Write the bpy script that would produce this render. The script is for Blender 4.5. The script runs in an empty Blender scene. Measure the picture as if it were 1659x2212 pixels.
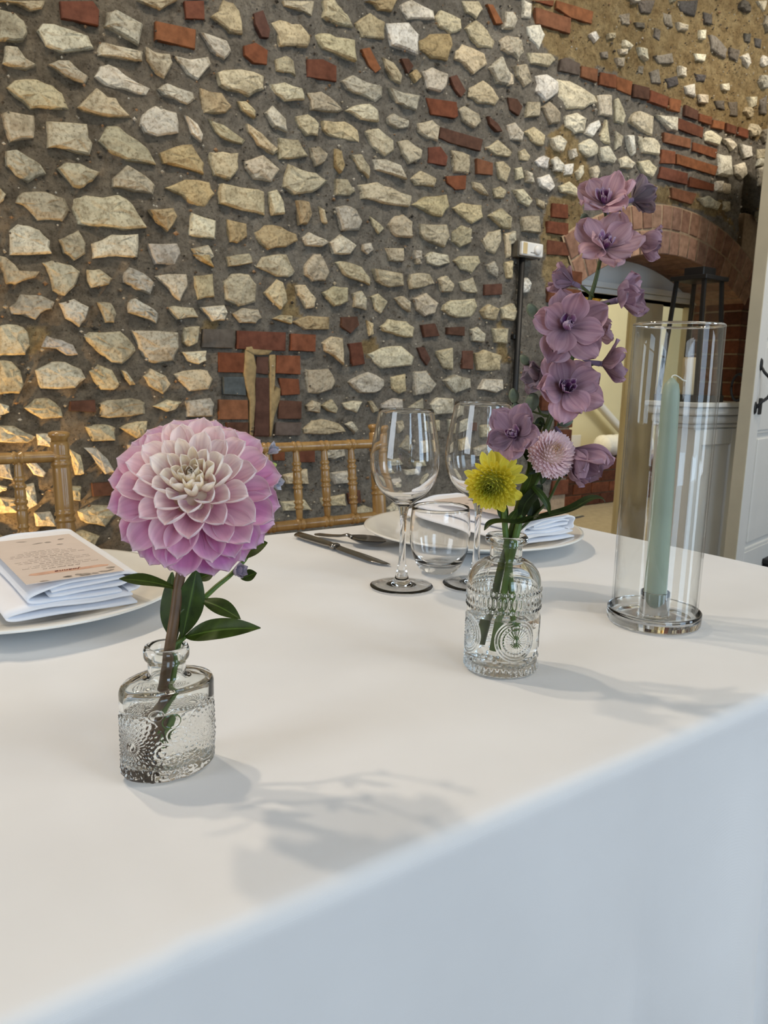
import bpy, bmesh, math, random
import numpy as np
from mathutils import Vector, Matrix

# ------------------------------------------------------------------ camera, world, lights, exposure
W, H = 1659, 2212
FPX = 1684.2
YAW, PITCH, ROLL = math.radians(53.614), math.radians(10.084), math.radians(1.408)
CAM = Vector((0, 0, 1.0))
FW = Vector((math.cos(PITCH)*math.cos(YAW), math.cos(PITCH)*math.sin(YAW), -math.sin(PITCH)))
_r0 = Vector((math.sin(YAW), -math.cos(YAW), 0)); _u0 = _r0.cross(FW)
RT = math.cos(ROLL)*_r0 + math.sin(ROLL)*_u0
UP = -math.sin(ROLL)*_r0 + math.cos(ROLL)*_u0
scene = bpy.context.scene
col = scene.collection
cd = bpy.data.cameras.new('camera'); cam = bpy.data.objects.new('camera', cd); col.objects.link(cam)
cd.sensor_fit = 'VERTICAL'; cd.sensor_height = 36.0; cd.sensor_width = 27.0
cd.lens = 36.0*FPX/H; cd.clip_start = 0.01; cd.clip_end = 60
cd.dof.use_dof = True; cd.dof.focus_distance = 0.62; cd.dof.aperture_fstop = 26
cam.matrix_world = Matrix((( RT.x, UP.x, -FW.x, CAM.x), (RT.y, UP.y, -FW.y, CAM.y), (RT.z, UP.z, -FW.z, CAM.z), (0, 0, 0, 1)))
scene.camera = cam

world = bpy.data.worlds.new('daylight'); scene.world = world; world.use_nodes = True
wbg = world.node_tree.nodes['Background']
wbg.inputs[0].default_value = (0.62, 0.78, 1.0, 1); wbg.inputs[1].default_value = 1.0

def lamp(name, kind, loc, energy, color, target=None, size=0.1, size_y=None, spot=None, blend=0.5):
    d = bpy.data.lights.new(name, kind); d.energy = energy; d.color = color
    if kind == 'AREA':
        d.shape = 'RECTANGLE'; d.size = size; d.size_y = size_y or size
    else:
        d.shadow_soft_size = size
    if kind == 'SPOT':
        d.spot_size = math.radians(spot); d.spot_blend = blend
    o = bpy.data.objects.new(name, d); col.objects.link(o); o.location = loc
    if target is not None:
        o.rotation_euler = (Vector(target) - Vector(loc)).to_track_quat('-Z', 'Y').to_euler()
    return o

COOL = (0.56, 0.77, 1.0)
# daylight through the windows of the room (left end wall and the wall behind the photographer)
lamp('window_daylight', 'AREA', (-2.92, 0.6, 1.9), 34, (0.86, 0.93, 1.0), (0.5, 0.4, 1.0), 1.3, 1.7)
lamp('window_daylight', 'AREA', (-0.6, -3.3, 1.75), 38, COOL, (-0.2, 0.5, 0.9), 1.1, 1.9)
lamp('window_daylight', 'AREA', (1.9, -3.3, 1.75), 38, COOL, (1.2, 0.5, 0.9), 1.1, 1.9)
lamp('window_daylight', 'AREA', (4.2, -3.3, 1.75), 50, (0.72, 0.86, 1.0), (4.0, 2.0, 1.1), 1.1, 1.9)  # unseen extra window, added to brighten the arch, door and pedestal
# ceiling spot lamps over the wall side of the table
lamp('ceiling_spot', 'SPOT', (-0.40, 1.72, 2.95), 60, (1.0, 0.84, 0.64), (0.35, 0.5, 0.75), 0.05, spot=75, blend=0.8)
lamp('ceiling_spot', 'SPOT', (-0.02, 1.95, 2.90), 50, (1.0, 0.84, 0.64), (0.80, 0.5, 0.75), 0.05, spot=75, blend=0.8)
# ceiling light of the room and unseen spots added to brighten the stone wall
lamp('ceiling_light', 'AREA', (1.0, -1.2, 3.7), 26, (1.0, 0.90, 0.74), (1.0, -0.8, 0), 2.0, 0.8)
for _x, _e in ((0.4, 112), (1.6, 116), (2.9, 140), (4.1, 165)):
    lamp('wall_fill_spot', 'SPOT', (_x, 0.75, 3.7), _e, (1.0, 0.88, 0.72), (_x+0.1, 2.34, 1.95), 0.08, spot=66, blend=0.9)
# amber uplighter on the floor at the foot of the wall
lamp('floor_uplighter', 'SPOT', (0.16, 2.16, 0.30), 40, (1.0, 0.60, 0.22), (0.50, 2.36, 1.1), 0.03, spot=110, blend=0.9)
# lamps of the cream room beyond the arch
lamp('back_room_lamp', 'POINT', (4.3, 3.3, 2.2), 75, (1.0, 0.93, 0.74), size=0.12)

scene.cycles.max_bounces = 20; scene.cycles.transmission_bounces = 20; scene.cycles.transparent_max_bounces = 16
vs = scene.view_settings
vs.view_transform = 'Standard'; vs.look = 'None'; vs.gamma = 1.0; vs.exposure = 0.0; vs.use_curve_mapping = False

# ------------------------------------------------------------------ helpers
random.seed(7)
rng = random.Random(11)
TZ = 0.75           # table top height
YW = 2.34           # wall plane

def ray(x, y): return FW + RT*((x - W/2)/FPX) - UP*((y - H/2)/FPX)
def at_z(x, y, z):
    d = ray(x, y); return CAM + d*((z - CAM.z)/d.z)
def at_y(x, y, yy):
    d = ray(x, y); return CAM + d*((yy - CAM.y)/d.y)
def at_d(x, y, dep): return CAM + ray(x, y)*dep
def px(p):
    q = Vector(p) - CAM; z = q.dot(FW)
    return (W/2 + FPX*q.dot(RT)/z, H/2 - FPX*q.dot(UP)/z)
def S(r, g, b):
    def f(c):
        c /= 255.0
        return c/12.92 if c <= 0.04045 else ((c + 0.055)/1.055)**2.4
    return (f(r), f(g), f(b), 1.0)

WM = {}
def attach(o, parent, m=None):
    m = m or Matrix.Identity(4)
    o.matrix_basis = m; WM[o.name] = m
    if parent is not None:
        o.parent = parent; o.matrix_parent_inverse = WM[parent.name].inverted()
    return o
def tag(o, label=None, cat=None, group=None, kind=None):
    if label: o['label'] = label
    if cat: o['category'] = cat
    if group: o['group'] = group
    if kind: o['kind'] = kind
    return o
def thing(name, loc, label, cat, group=None):
    o = bpy.data.objects.new(name, None); col.objects.link(o); o.empty_display_size = 0.02
    attach(o, None, Matrix.Translation(Vector(loc)))
    return tag(o, label, cat, group)
def mesh(name, v, f, smooth=True, mat=None, colors=None, cname='Col'):
    me = bpy.data.meshes.new(name)
    me.from_pydata([tuple(p) for p in v], [], f)
    if smooth: me.polygons.foreach_set('use_smooth', [True]*len(me.polygons))
    if mat: me.materials.append(mat)
    if colors is not None:
        a = me.color_attributes.new(cname, 'FLOAT_COLOR', 'POINT')
        a.data.foreach_set('color', np.asarray(colors, dtype=np.float32).reshape(-1))
    me.update()
    return me
def obj(name, me, parent=None, m=None):
    o = bpy.data.objects.new(name, me); col.objects.link(o)
    return attach(o, parent, m)
def mk(name, vf, mat, parent=None, smooth=True, m=None, colors=None, cname='Col'):
    return obj(name, mesh(name, vf[0], vf[1], smooth, mat, colors, cname), parent, m)
def join(parts):
    V, F = [], []
    for v, f in parts:
        n = len(V); V += [Vector(p) for p in v]; F += [tuple(i + n for i in q) for q in f]
    return V, F
def xf(vf, m): return [m @ Vector(p) for p in vf[0]], vf[1]
def box(x0, x1, y0, y1, z0, z1, b=0.0):
    """box with chamfered edges"""
    bm = bmesh.new()
    bmesh.ops.create_cube(bm, size=1)
    for v in bm.verts:
        v.co = Vector(((x0+x1)/2 + v.co.x*(x1-x0), (y0+y1)/2 + v.co.y*(y1-y0), (z0+z1)/2 + v.co.z*(z1-z0)))
    if b > 0:
        bmesh.ops.bevel(bm, geom=list(bm.edges), offset=b, segments=2, profile=0.5, affect='EDGES')
    bm.verts.index_update()
    v = [p.co.copy() for p in bm.verts]; f = [tuple(q.index for q in p.verts) for p in bm.faces]
    bm.free(); return v, f
def lathe(prof, n=48, close=False, c=(0, 0, 0), sx=1.0, sy=1.0):
    """revolve (r,z) points about Z; r==0 ends are poles; close joins last to first"""
    V, F, rings = [], [], []
    for r, z in prof:
        if r < 1e-7:
            rings.append([len(V)]); V.append(Vector((c[0], c[1], c[2]+z)))
        else:
            rings.append(list(range(len(V), len(V)+n)))
            for i in range(n):
                a = 2*math.pi*i/n
                V.append(Vector((c[0]+r*math.cos(a)*sx, c[1]+r*math.sin(a)*sy, c[2]+z)))
    pairs = list(zip(rings[:-1], rings[1:]))
    if close: pairs.append((rings[-1], rings[0]))
    for a, b in pairs:
        for i in range(n):
            j = (i+1) % n
            if len(a) == 1 and len(b) == 1: break
            if len(a) == 1: F.append((a[0], b[j], b[i]))
            elif len(b) == 1: F.append((a[i], a[j], b[0]))
            else: F.append((a[i], a[j], b[j], b[i]))
    return V, F
def spline(P, k=6):
    """catmull-rom through points"""
    P = [Vector(p) for p in P]; Q = [2*P[0]-P[1]] + P + [2*P[-1]-P[-2]]; out = []
    for i in range(1, len(Q)-2):
        a, b, c, d = Q[i-1:i+3]
        for j in range(k):
            t = j/k
            out.append(0.5*((2*b) + (c-a)*t + (2*a-5*b+4*c-d)*t*t + (3*b-a-3*c+d)*t**3))
    out.append(P[-1]); return out
def tube(P, R, n=10, cap=True):
    P = [Vector(p) for p in P]
    if not hasattr(R, '__len__'): R = [R]*len(P)
    if len(R) != len(P): R = np.interp(np.linspace(0, 1, len(P)), np.linspace(0, 1, len(R)), R).tolist()
    V, F = [], []
    t = (P[1]-P[0]).normalized(); nrm = t.orthogonal().normalized()
    for i, p in enumerate(P):
        t2 = (P[min(i+1, len(P)-1)] - P[max(i-1, 0)]).normalized()
        q = t.rotation_difference(t2); nrm = q @ nrm; t = t2
        bi = t.cross(nrm)
        for k in range(n):
            a = 2*math.pi*k/n
            V.append(p + R[i]*(math.cos(a)*nrm + math.sin(a)*bi))
    for i in range(len(P)-1):
        for k in range(n):
            j = (k+1) % n
            F.append((i*n+k, i*n+j, (i+1)*n+j, (i+1)*n+k))
    if cap:
        F.append(tuple(range(n))[::-1]); F.append(tuple((len(P)-1)*n+k for k in range(n)))
    return V, F
def frame(z, x=None):
    """rotation matrix whose Z is z and X is near x"""
    z = Vector(z).normalized(); x = Vector(x) if x is not None else z.orthogonal()
    y = z.cross(x).normalized(); x = y.cross(z).normalized()
    return Matrix(((x.x, y.x, z.x), (x.y, y.y, z.y), (x.z, y.z, z.z)))
def M4(rot, loc, s=1.0):
    m = rot.to_4x4()
    if not hasattr(s, '__len__'): s = (s, s, s)
    m = m @ Matrix.Diagonal((s[0], s[1], s[2], 1)); m.translation = Vector(loc); return m
_perm = np.random.RandomState(3).rand(64, 64, 64).astype(np.float32)
def vnoise(x, y, z=0.0):
    """value noise on numpy arrays, -1..1"""
    x = np.asarray(x, float); y = np.asarray(y, float); z = np.asarray(z, float) + 0*x
    xi, yi, zi = np.floor(x).astype(int), np.floor(y).astype(int), np.floor(z).astype(int)
    fx, fy, fz = x-xi, y-yi, z-zi
    fx, fy, fz = [t*t*(3-2*t) for t in (fx, fy, fz)]
    g = lambda a, b, c: _perm[(xi+a) & 63, (yi+b) & 63, (zi+c) & 63]
    l = lambda a, b, t: a + (b-a)*t
    v = l(l(l(g(0,0,0), g(1,0,0), fx), l(g(0,1,0), g(1,1,0), fx), fy), l(l(g(0,0,1), g(1,0,1), fx), l(g(0,1,1), g(1,1,1), fx), fy), fz)
    return v*2-1

# ------------------------------------------------------------------ materials
class NT:
    def __init__(s, name):
        s.m = bpy.data.materials.new(name); s.m.use_nodes = True
        s.t = s.m.node_tree; s.b = s.t.nodes['Principled BSDF']; s.out = s.t.nodes['Material Output']
    def n(s, typ, **kw):
        o = s.t.nodes.new(typ)
        for k, v in kw.items():
            if k.startswith('i_'): o.inputs[k[2:].replace('_', ' ')].default_value = v
            else: setattr(o, k, v)
        return o
    def l(s, a, b): s.t.links.new(a, b)
    def setb(s, **kw):
        for k, v in kw.items(): s.b.inputs[k.replace('_', ' ')].default_value = v
        return s
    def coord(s, out='Object'): return s.n('ShaderNodeTexCoord').outputs[out]
    def noise(s, scale, detail=4, rough=0.55, vec=None):
        o = s.n('ShaderNodeTexNoise'); o.inputs['Scale'].default_value = scale; o.inputs['Detail'].default_value = detail
        o.inputs['Roughness'].default_value = rough
        s.l(vec or s.coord(), o.inputs['Vector']); return o.outputs['Fac']
    def ramp(s, fac, stops):
        o = s.n('ShaderNodeValToRGB'); e = o.color_ramp.elements
        while len(e) < len(stops): e.new(0.5)
        for q, (p, c) in zip(e, stops): q.position = p; q.color = c
        s.l(fac, o.inputs['Fac']); return o.outputs['Color']
    def mix(s, fac, a, b, mode='MIX'):
        o = s.n('ShaderNodeMix', data_type='RGBA', blend_type=mode)
        for i, v in ((0, fac), (6, a), (7, b)):
            if hasattr(v, 'links'): s.l(v, o.inputs[i])
            else: o.inputs[i].default_value = v
        return o.outputs[2]
    def attr(s, name): return s.n('ShaderNodeAttribute', attribute_name=name).outputs['Color']
    def bump(s, h, strength=0.3, dist=0.002):
        o = s.n('ShaderNodeBump'); o.inputs['Strength'].default_value = strength; o.inputs['Distance'].default_value = dist
        s.l(h, o.inputs['Height']); s.l(o.outputs['Normal'], s.b.inputs['Normal'])
    def base(s, c):
        if hasattr(c, 'links'): s.l(c, s.b.inputs['Base Color'])
        else: s.b.inputs['Base Color'].default_value = c
        return s
def plain(name, c, rough=0.5, metal=0.0, var=0.12, scale=40, bump=0.0, bscale=200, **kw):
    t = NT(name); t.setb(Roughness=rough, Metallic=metal)
    d = tuple(x*(1-var) for x in c[:3]) + (1,); e = tuple(min(1, x*(1+var)) for x in c[:3]) + (1,)
    t.base(t.ramp(t.noise(scale), [(0.35, d), (0.65, e)]))
    if bump: t.bump(t.noise(bscale, 6), bump, 0.001)
    for k, v in kw.items(): t.b.inputs[k.replace('_', ' ')].default_value = v
    return t.m

def m_stone():
    t = NT('limestone'); t.setb(Roughness=0.82); t.b.inputs['Specular IOR Level'].default_value = 0.3
    n1 = t.ramp(t.noise(22, 5, 0.6), [(0.30, (0.60, 0.58, 0.54, 1)), (0.52, (0.98, 0.98, 0.98, 1)), (0.75, (1.16, 1.15, 1.12, 1))])
    c = t.mix(1.0, t.attr('Col'), n1, 'MULTIPLY')
    n2 = t.ramp(t.noise(110, 5, 0.65), [(0.34, (0.48, 0.44, 0.37, 1)), (0.50, (1, 1, 1, 1)), (0.68, (1.12, 1.12, 1.1, 1))])
    c = t.mix(0.85, c, n2, 'MULTIPLY'); t.base(c)
    t.bump(t.noise(80, 8, 0.68), 0.8, 0.007); return t.m
def m_brick():
    t = NT('red_brick'); t.setb(Roughness=0.85); t.b.inputs['Specular IOR Level'].default_value = 0.25
    n1 = t.ramp(t.noise(30, 5, 0.6), [(0.3, (0.58, 0.56, 0.54, 1)), (0.6, (1, 1, 1, 1)), (0.8, (1.15, 1.15, 1.15, 1))])
    t.base(t.mix(1.0, t.attr('Col'), n1, 'MULTIPLY'))
    t.bump(t.noise(260, 6, 0.7), 0.5, 0.002); return t.m
def m_mortar():
    t = NT('lime_mortar'); t.setb(Roughness=0.95); t.b.inputs['Specular IOR Level'].default_value = 0.15
    sep = t.n('ShaderNodeSeparateColor'); t.l(t.attr('Col'), sep.inputs[0])
    g = t.ramp(t.noise(9, 6, 0.65), [(0.3, S(122, 117, 108)), (0.5, S(148, 142, 131)), (0.7, S(168, 162, 150))])
    br = t.ramp(t.noise(14, 6, 0.65), [(0.3, S(124, 112, 94)), (0.6, S(158, 144, 122))])
    gb = t.mix(sep.outputs[1], g, br)
    tan = t.ramp(t.noise(12, 6, 0.65), [(0.3, S(146, 122, 84)), (0.55, S(178, 156, 114)), (0.75, S(196, 176, 134))])
    c = t.mix(sep.outputs[0], gb, tan)
    sp = t.ramp(t.noise(130, 6, 0.75), [(0.34, (0.28, 0.25, 0.22, 1)), (0.44, (0.95, 0.95, 0.95, 1)), (0.60, (1.05, 1.05, 1.05, 1)), (0.72, (1.6, 1.56, 1.48, 1))])
    c = t.mix(0.95, c, sp, 'MULTIPLY')
    s2 = t.ramp(t.noise(38, 6, 0.7), [(0.32, (0.55, 0.52, 0.48, 1)), (0.5, (1, 1, 1, 1)), (0.7, (1.25, 1.23, 1.18, 1))])
    t.base(t.mix(0.9, c, s2, 'MULTIPLY'))
    t.bump(t.noise(60, 10, 0.78), 1.0, 0.022); return t.m
def m_cloth():
    t = NT('white_linen_cloth'); t.setb(Roughness=0.85); t.b.inputs['Specular IOR Level'].default_value = 0.2
    t.b.inputs['Sheen Weight'].default_value = 0.25
    t.base(t.ramp(t.noise(6, 3), [(0.3, S(228, 227, 226)), (0.7, S(236, 235, 234))]))
    w = t.n('ShaderNodeTexWave', wave_type='BANDS', bands_direction='X'); w.inputs['Scale'].default_value = 900
    w2 = t.n('ShaderNodeTexWave', wave_type='BANDS', bands_direction='Y'); w2.inputs['Scale'].default_value = 900
    c = t.coord(); t.l(c, w.inputs['Vector']); t.l(c, w2.inputs['Vector'])
    mx = t.n('ShaderNodeMath', operation='ADD'); t.l(w.outputs['Fac'], mx.inputs[0]); t.l(w2.outputs['Fac'], mx.inputs[1])
    t.bump(mx.outputs[0], 0.12, 0.0002); return t.m
def m_glass(name, c=(1, 1, 1, 1), ior=1.46, rough=0.0):
    t = NT(name); t.setb(Roughness=rough, IOR=ior); t.b.inputs['Transmission Weight'].default_value = 1.0
    t.base(c); return t.m
def m_thin_glass(name):
    """thin-walled pane: straight-through transmission plus fresnel reflection"""
    t = NT(name); t.t.nodes.remove(t.b)
    tr = t.n('ShaderNodeBsdfTransparent'); tr.inputs[0].default_value = (0.985, 0.99, 0.985, 1)
    gl = t.n('ShaderNodeBsdfGlossy'); gl.inputs['Roughness'].default_value = 0.0
    ge = t.n('ShaderNodeNewGeometry'); dt = t.n('ShaderNodeVectorMath', operation='DOT_PRODUCT')
    t.l(ge.outputs['Incoming'], dt.inputs[0]); t.l(ge.outputs['Normal'], dt.inputs[1])
    ab = t.n('ShaderNodeMath', operation='ABSOLUTE'); t.l(dt.outputs['Value'], ab.inputs[0])
    om = t.n('ShaderNodeMath', operation='SUBTRACT'); om.inputs[0].default_value = 1.0; t.l(ab.outputs[0], om.inputs[1])
    pw = t.n('ShaderNodeMath', operation='POWER'); t.l(om.outputs[0], pw.inputs[0]); pw.inputs[1].default_value = 5.0
    fr = t.n('ShaderNodeMath', operation='MULTIPLY_ADD'); t.l(pw.outputs[0], fr.inputs[0]); fr.inputs[1].default_value = 0.9; fr.inputs[2].default_value = 0.04
    mx = t.n('ShaderNodeMixShader'); t.l(fr.outputs[0], mx.inputs[0]); t.l(tr.outputs[0], mx.inputs[1]); t.l(gl.outputs[0], mx.inputs[2])
    t.l(mx.outputs[0], t.out.inputs['Surface']); return t.m
def m_petal(name, edge, amount, base, tl=0.25, vein=0.25):
    """pigment: object colour, paler rim (vertex G), deeper base (vertex R), fine veins"""
    t = NT(name); t.setb(Roughness=0.62); t.b.inputs['Specular IOR Level'].default_value = 0.25
    oi = t.n('ShaderNodeObjectInfo'); sep = t.n('ShaderNodeSeparateColor'); t.l(t.attr('Col'), sep.inputs[0])
    ro = t.ramp(sep.outputs[1], [(0.25, (0, 0, 0, 1)), (1.0, (amount, amount, amount, 1))])
    c = t.mix(ro, oi.outputs['Color'], edge)
    bo = t.ramp(sep.outputs[0], [(0.0, (0.75, 0.75, 0.75, 1)), (0.55, (0, 0, 0, 1))])
    c = t.mix(bo, c, t.mix(1.0, oi.outputs['Color'], base, 'MULTIPLY'))
    wv = t.n('ShaderNodeTexNoise'); wv.inputs['Scale'].default_value = 9; wv.inputs['Detail'].default_value = 3
    cmb = t.n('ShaderNodeCombineColor'); t.l(sep.outputs[2], cmb.inputs[0]); t.l(oi.outputs['Random'], cmb.inputs[1])
    t.l(cmb.outputs[0], wv.inputs['Vector'])
    vr = t.ramp(wv.outputs['Fac'], [(0.35, (1-vein, 1-vein*1.3, 1-vein, 1)), (0.6, (1.03, 1.03, 1.03, 1))])
    c = t.mix(1.0, c, vr, 'MULTIPLY'); t.base(c)
    tb = t.n('ShaderNodeBsdfTranslucent'); t.l(c, tb.inputs[0])
    mx = t.n('ShaderNodeMixShader'); mx.inputs[0].default_value = tl
    t.l(t.b.outputs[0], mx.inputs[1]); t.l(tb.outputs[0], mx.inputs[2]); t.l(mx.outputs[0], t.out.inputs['Surface'])
    return t.m
def m_leaf(name, c1, c2):
    t = NT(name); t.setb(Roughness=0.45); t.b.inputs['Specular IOR Level'].default_value = 0.35
    sep = t.n('ShaderNodeSeparateColor'); t.l(t.attr('Col'), sep.inputs[0])
    c = t.ramp(t.noise(120, 4), [(0.3, c1), (0.7, c2)])
    mid = t.ramp(sep.outputs[1], [(0.0, (0.55, 0.55, 0.55, 1)), (0.10, (0, 0, 0, 1))])
    c = t.mix(mid, c, tuple(min(1, x*3+0.02) for x in c2[:3]) + (1,)); t.base(c)
    tb = t.n('ShaderNodeBsdfTranslucent'); t.l(c, tb.inputs[0])
    mx = t.n('ShaderNodeMixShader'); mx.inputs[0].default_value = 0.2
    t.l(t.b.outputs[0], mx.inputs[1]); t.l(tb.outputs[0], mx.inputs[2]); t.l(mx.outputs[0], t.out.inputs['Surface']); return t.m
def m_wood(name, a, b, rough=0.3):
    t = NT(name); t.setb(Roughness=rough); t.b.inputs['Coat Weight'].default_value = 0.4; t.b.inputs['Coat Roughness'].default_value = 0.15
    mp = t.n('ShaderNodeMapping'); mp.inputs['Scale'].default_value = (60, 60, 6); t.l(t.coord(), mp.inputs['Vector'])
    t.base(t.ramp(t.noise(1.0, 6, 0.6, mp.outputs[0]), [(0.3, a), (0.7, b)])); return t.m

STONE, BRICK, MORTAR, CLOTH = m_stone(), m_brick(), m_mortar(), m_cloth()
GLASS = m_glass('clear_glass', (1, 1, 1, 1), 1.46)
BOTTLE_GLASS = m_glass('bottle_glass', (0.97, 0.985, 0.97, 1), 1.48)
WATER = m_glass('water', (0.995, 1.0, 0.995, 1), 1.33)
WET = m_glass('water_against_glass', (0.995, 1.0, 0.995, 1), 1.33/1.48)
THIN = m_thin_glass('thin_cylinder_glass')
STEEL = plain('cutlery_steel', S(150, 146, 142), 0.16, 1.0, 0.03)
CHINA = plain('white_china', S(236, 233, 226), 0.12, 0, 0.01)
NAPKIN = plain('white_napkin_linen', S(238, 238, 242), 0.85, 0, 0.02, 12)
BLACK = plain('black_metal', S(13, 13, 14), 0.5, 0, 0.2)
WHITEP = plain('white_gloss_paint', S(226, 225, 220), 0.35, 0, 0.02, 8)
CREAMP = plain('cream_wall_paint', S(226, 216, 176), 0.8, 0, 0.03, 3)
FRAMEP = plain('beige_frame_paint', S(196, 186, 160), 0.55, 0, 0.05, 6)
# ------------------------------------------------------------------ the room
AXC, AZ0, RI, RE, AHW = 3.40, 0.32, 1.27, 1.485, 0.65     # arch: centre x, centre z, inner and outer radius, half width
def in_arch(x, z, g=0.0):
    if abs(x-AXC) > AHW+g: return False
    return z < AZ0 + math.sqrt(max(0, (RI+g)**2 - (x-AXC)**2))
def recess(x, z):  # step shaped so its upper edge casts the dark band here
    """the wall steps back to the right of the arch, below a rough arched edge"""
    if x < 3.97: return 0.0
    if math.hypot(x-AXC, z-AZ0) < RE+0.015 and z > 1.40 and x < 4.14: return 0.0
    e = 2.07 - 0.25*(x-3.97) - 0.9*(x-3.97)**2
    if x < 4.07 and z < 1.62: return 0.0
    return 0.13*min(1, max(0, (e-z)/0.035))*min(1, (x-3.97)/0.03)

floor_m = plain('oak_floor', S(120, 92, 64), 0.5, 0, 0.25, 5)
PLASTER = plain('white_plaster', S(196, 190, 178), 0.9, 0, 0.04, 3)
def struct(name, vf, mat, smooth=False): return tag(mk(name, vf, mat, None, smooth), kind='structure')
fl = struct('floor', box(-3.1, 5.6, -3.6, 2.34, -0.05, 0.0), floor_m)
for i in range(24):
    x0 = -3.1 + i*0.36
    mk('plank', box(x0+0.002, x0+0.358, -3.6, 2.30, 0.0, 0.004, 0.001), floor_m, fl, False)
struct('ceiling', box(-3.1, 5.6, -3.6, 2.5, 4.0, 4.1), PLASTER)
def wall_with_windows(name, axis, c, lo, hi, wins, flip):
    """wall slab on a plane with rectangular openings; each opening gets a framed window"""
    parts = []
    cuts = sorted(set([lo, hi] + [w[0] for w in wins] + [w[1] for w in wins]))
    for a, b in zip(cuts[:-1], cuts[1:]):
        w = [q for q in wins if q[0] <= a + 1e-6 and q[1] >= b - 1e-6]
        spans = [(0, 4.0)] if not w else [(0, w[0][2]), (w[0][3], 4.0)]
        for z0, z1 in spans:
            parts.append(box(a, b, c, c+flip, z0, z1) if axis == 'y' else box(c, c+flip, a, b, z0, z1))
    parts = [(v, f) for v, f in parts]
    return struct(name, join(parts), PLASTER)
wall_with_windows('wall_front', 'y', -3.4, -3.1, 5.6, [(-1.2, 0.0, 0.8, 2.7), (1.3, 2.5, 0.8, 2.7), (3.6, 4.8, 0.8, 2.7)], -0.2)  # rightmost opening belongs to the window added for light on the arch
wall_with_windows('wall_left', 'x', -3.0, -3.6, 2.5, [(-0.1, 1.3, 1.0, 2.8)], -0.1)
struct('wall_right', box(5.3, 5.4, -3.6, 2.5, 0, 4.0), PLASTER)
k = 0
for ax, c, a, b, z0, z1 in (('y', -3.46, -1.2, 0.0, 0.8, 2.7), ('y', -3.46, 1.3, 2.5, 0.8, 2.7), ('y', -3.46, 3.6, 4.8, 0.8, 2.7), ('x', -3.05, -0.1, 1.3, 1.0, 2.8)):  # third entry frames the added window
    k += 1
    def bar(a0, a1, q0, q1, t=0.03): return box(a0, a1, c-t, c+t, q0, q1) if ax == 'y' else box(c-t, c+t, a0, a1, q0, q1)
    fr = [bar(a, a+0.06, z0, z1), bar(b-0.06, b, z0, z1), bar(a+0.06, b-0.06, z0, z0+0.06), bar(a+0.06, b-0.06, z1-0.06, z1)]
    w = struct('window_%d' % k, join(fr), WHITEP)
    for i in (1, 2): mk('glazing_bar', bar(a+(b-a)*i/3-0.012, a+(b-a)*i/3+0.012, z0+0.06, z1-0.06, 0.015), WHITEP, w, False)

# mortar face of the flint wall (real relief), with an arched opening
xs = np.concatenate([np.linspace(-3.0, 0.2, 30), np.linspace(0.2, 4.35, 330)[1:], np.linspace(4.35, 5.35, 12)[1:]])
zs = np.concatenate([np.linspace(0, 0.45, 8), np.linspace(0.45, 3.0, 210)[1:], np.linspace(3.0, 4.0, 9)[1:]])
GX, GZ = np.meshgrid(xs, zs)
rel = 0.004*vnoise(GX*11, GZ*13) + 0.004*vnoise(GX*27+5, GZ*29) + 0.005*vnoise(GX*55, GZ*53+9) - 0.004
rec = np.vectorize(recess)(GX, GZ)
GY = YW - rel + rec
V = np.stack([GX, GY, GZ], -1).reshape(-1, 3)
nx = len(xs); F = []
for j in range(len(zs)-1):
    for i in range(nx-1):
        if in_arch((xs[i]+xs[i+1])/2, (zs[j]+zs[j+1])/2, 0.03): continue
        F.append((j*nx+i, j*nx+i+1, (j+1)*nx+i+1, (j+1)*nx+i))
def inpoly(x, y, P):
    c = False; n = len(P)
    for i in range(n):
        x1, y1 = P[i]; x2, y2 = P[(i+1) % n]
        if (y1 > y) != (y2 > y) and x < (x2-x1)*(y-y1)/(y2-y1)+x1: c = not c
    return c
TAN = [[(1155, -900), (1150, 20), (1170, 100), (1215, 128), (1330, 165), (1470, 232), (1560, 270), (1640, 300), (1900, 420), (2600, 300), (2600, -900)],
       [(1180, 290), (1215, 270), (1245, 300), (1262, 335), (1285, 365), (1275, 400), (1225, 420), (1190, 360)],
       [(1165, 470), (1185, 425), (1330, 405), (1460, 405), (1560, 440), (1600, 500), (1560, 470), (1400, 430), (1260, 432), (1250, 600), (1190, 640), (1175, 620)],
       [(52, 715), (85, 705), (105, 720), (90, 760), (58, 760)], [(612, 610), (640, 615), (655, 690), (612, 680)],
       [(783, 735), (815, 735), (820, 770), (788, 775)], [(1075, 690), (1090, 690), (1095, 780), (1078, 780)],
       [(440, 690), (470, 688), (470, 708), (440, 708)]]
colr = np.zeros((len(V), 4), np.float32); colr[:, 3] = 1
nz = vnoise(V[:, 0]*18, V[:, 2]*18)*9; nz2 = vnoise(V[:, 0]*18+31, V[:, 2]*18)*9
for i, (x, y, z) in enumerate(V):
    if x < 0.2 or z < 0.4: colr[i, 1] = 0.5; continue
    u, v = px((x, y, z))
    for P in TAN:
        if inpoly(u+nz[i], v+nz2[i], P): colr[i, 0] = 1.0
    colr[i, 1] = min(1, max(0, (620-u)/500.0)) if u < 620 else 0.0
wall = tag(mk('wall_back', (V.tolist(), F), MORTAR, None, True, colors=colr), kind='structure')

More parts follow.
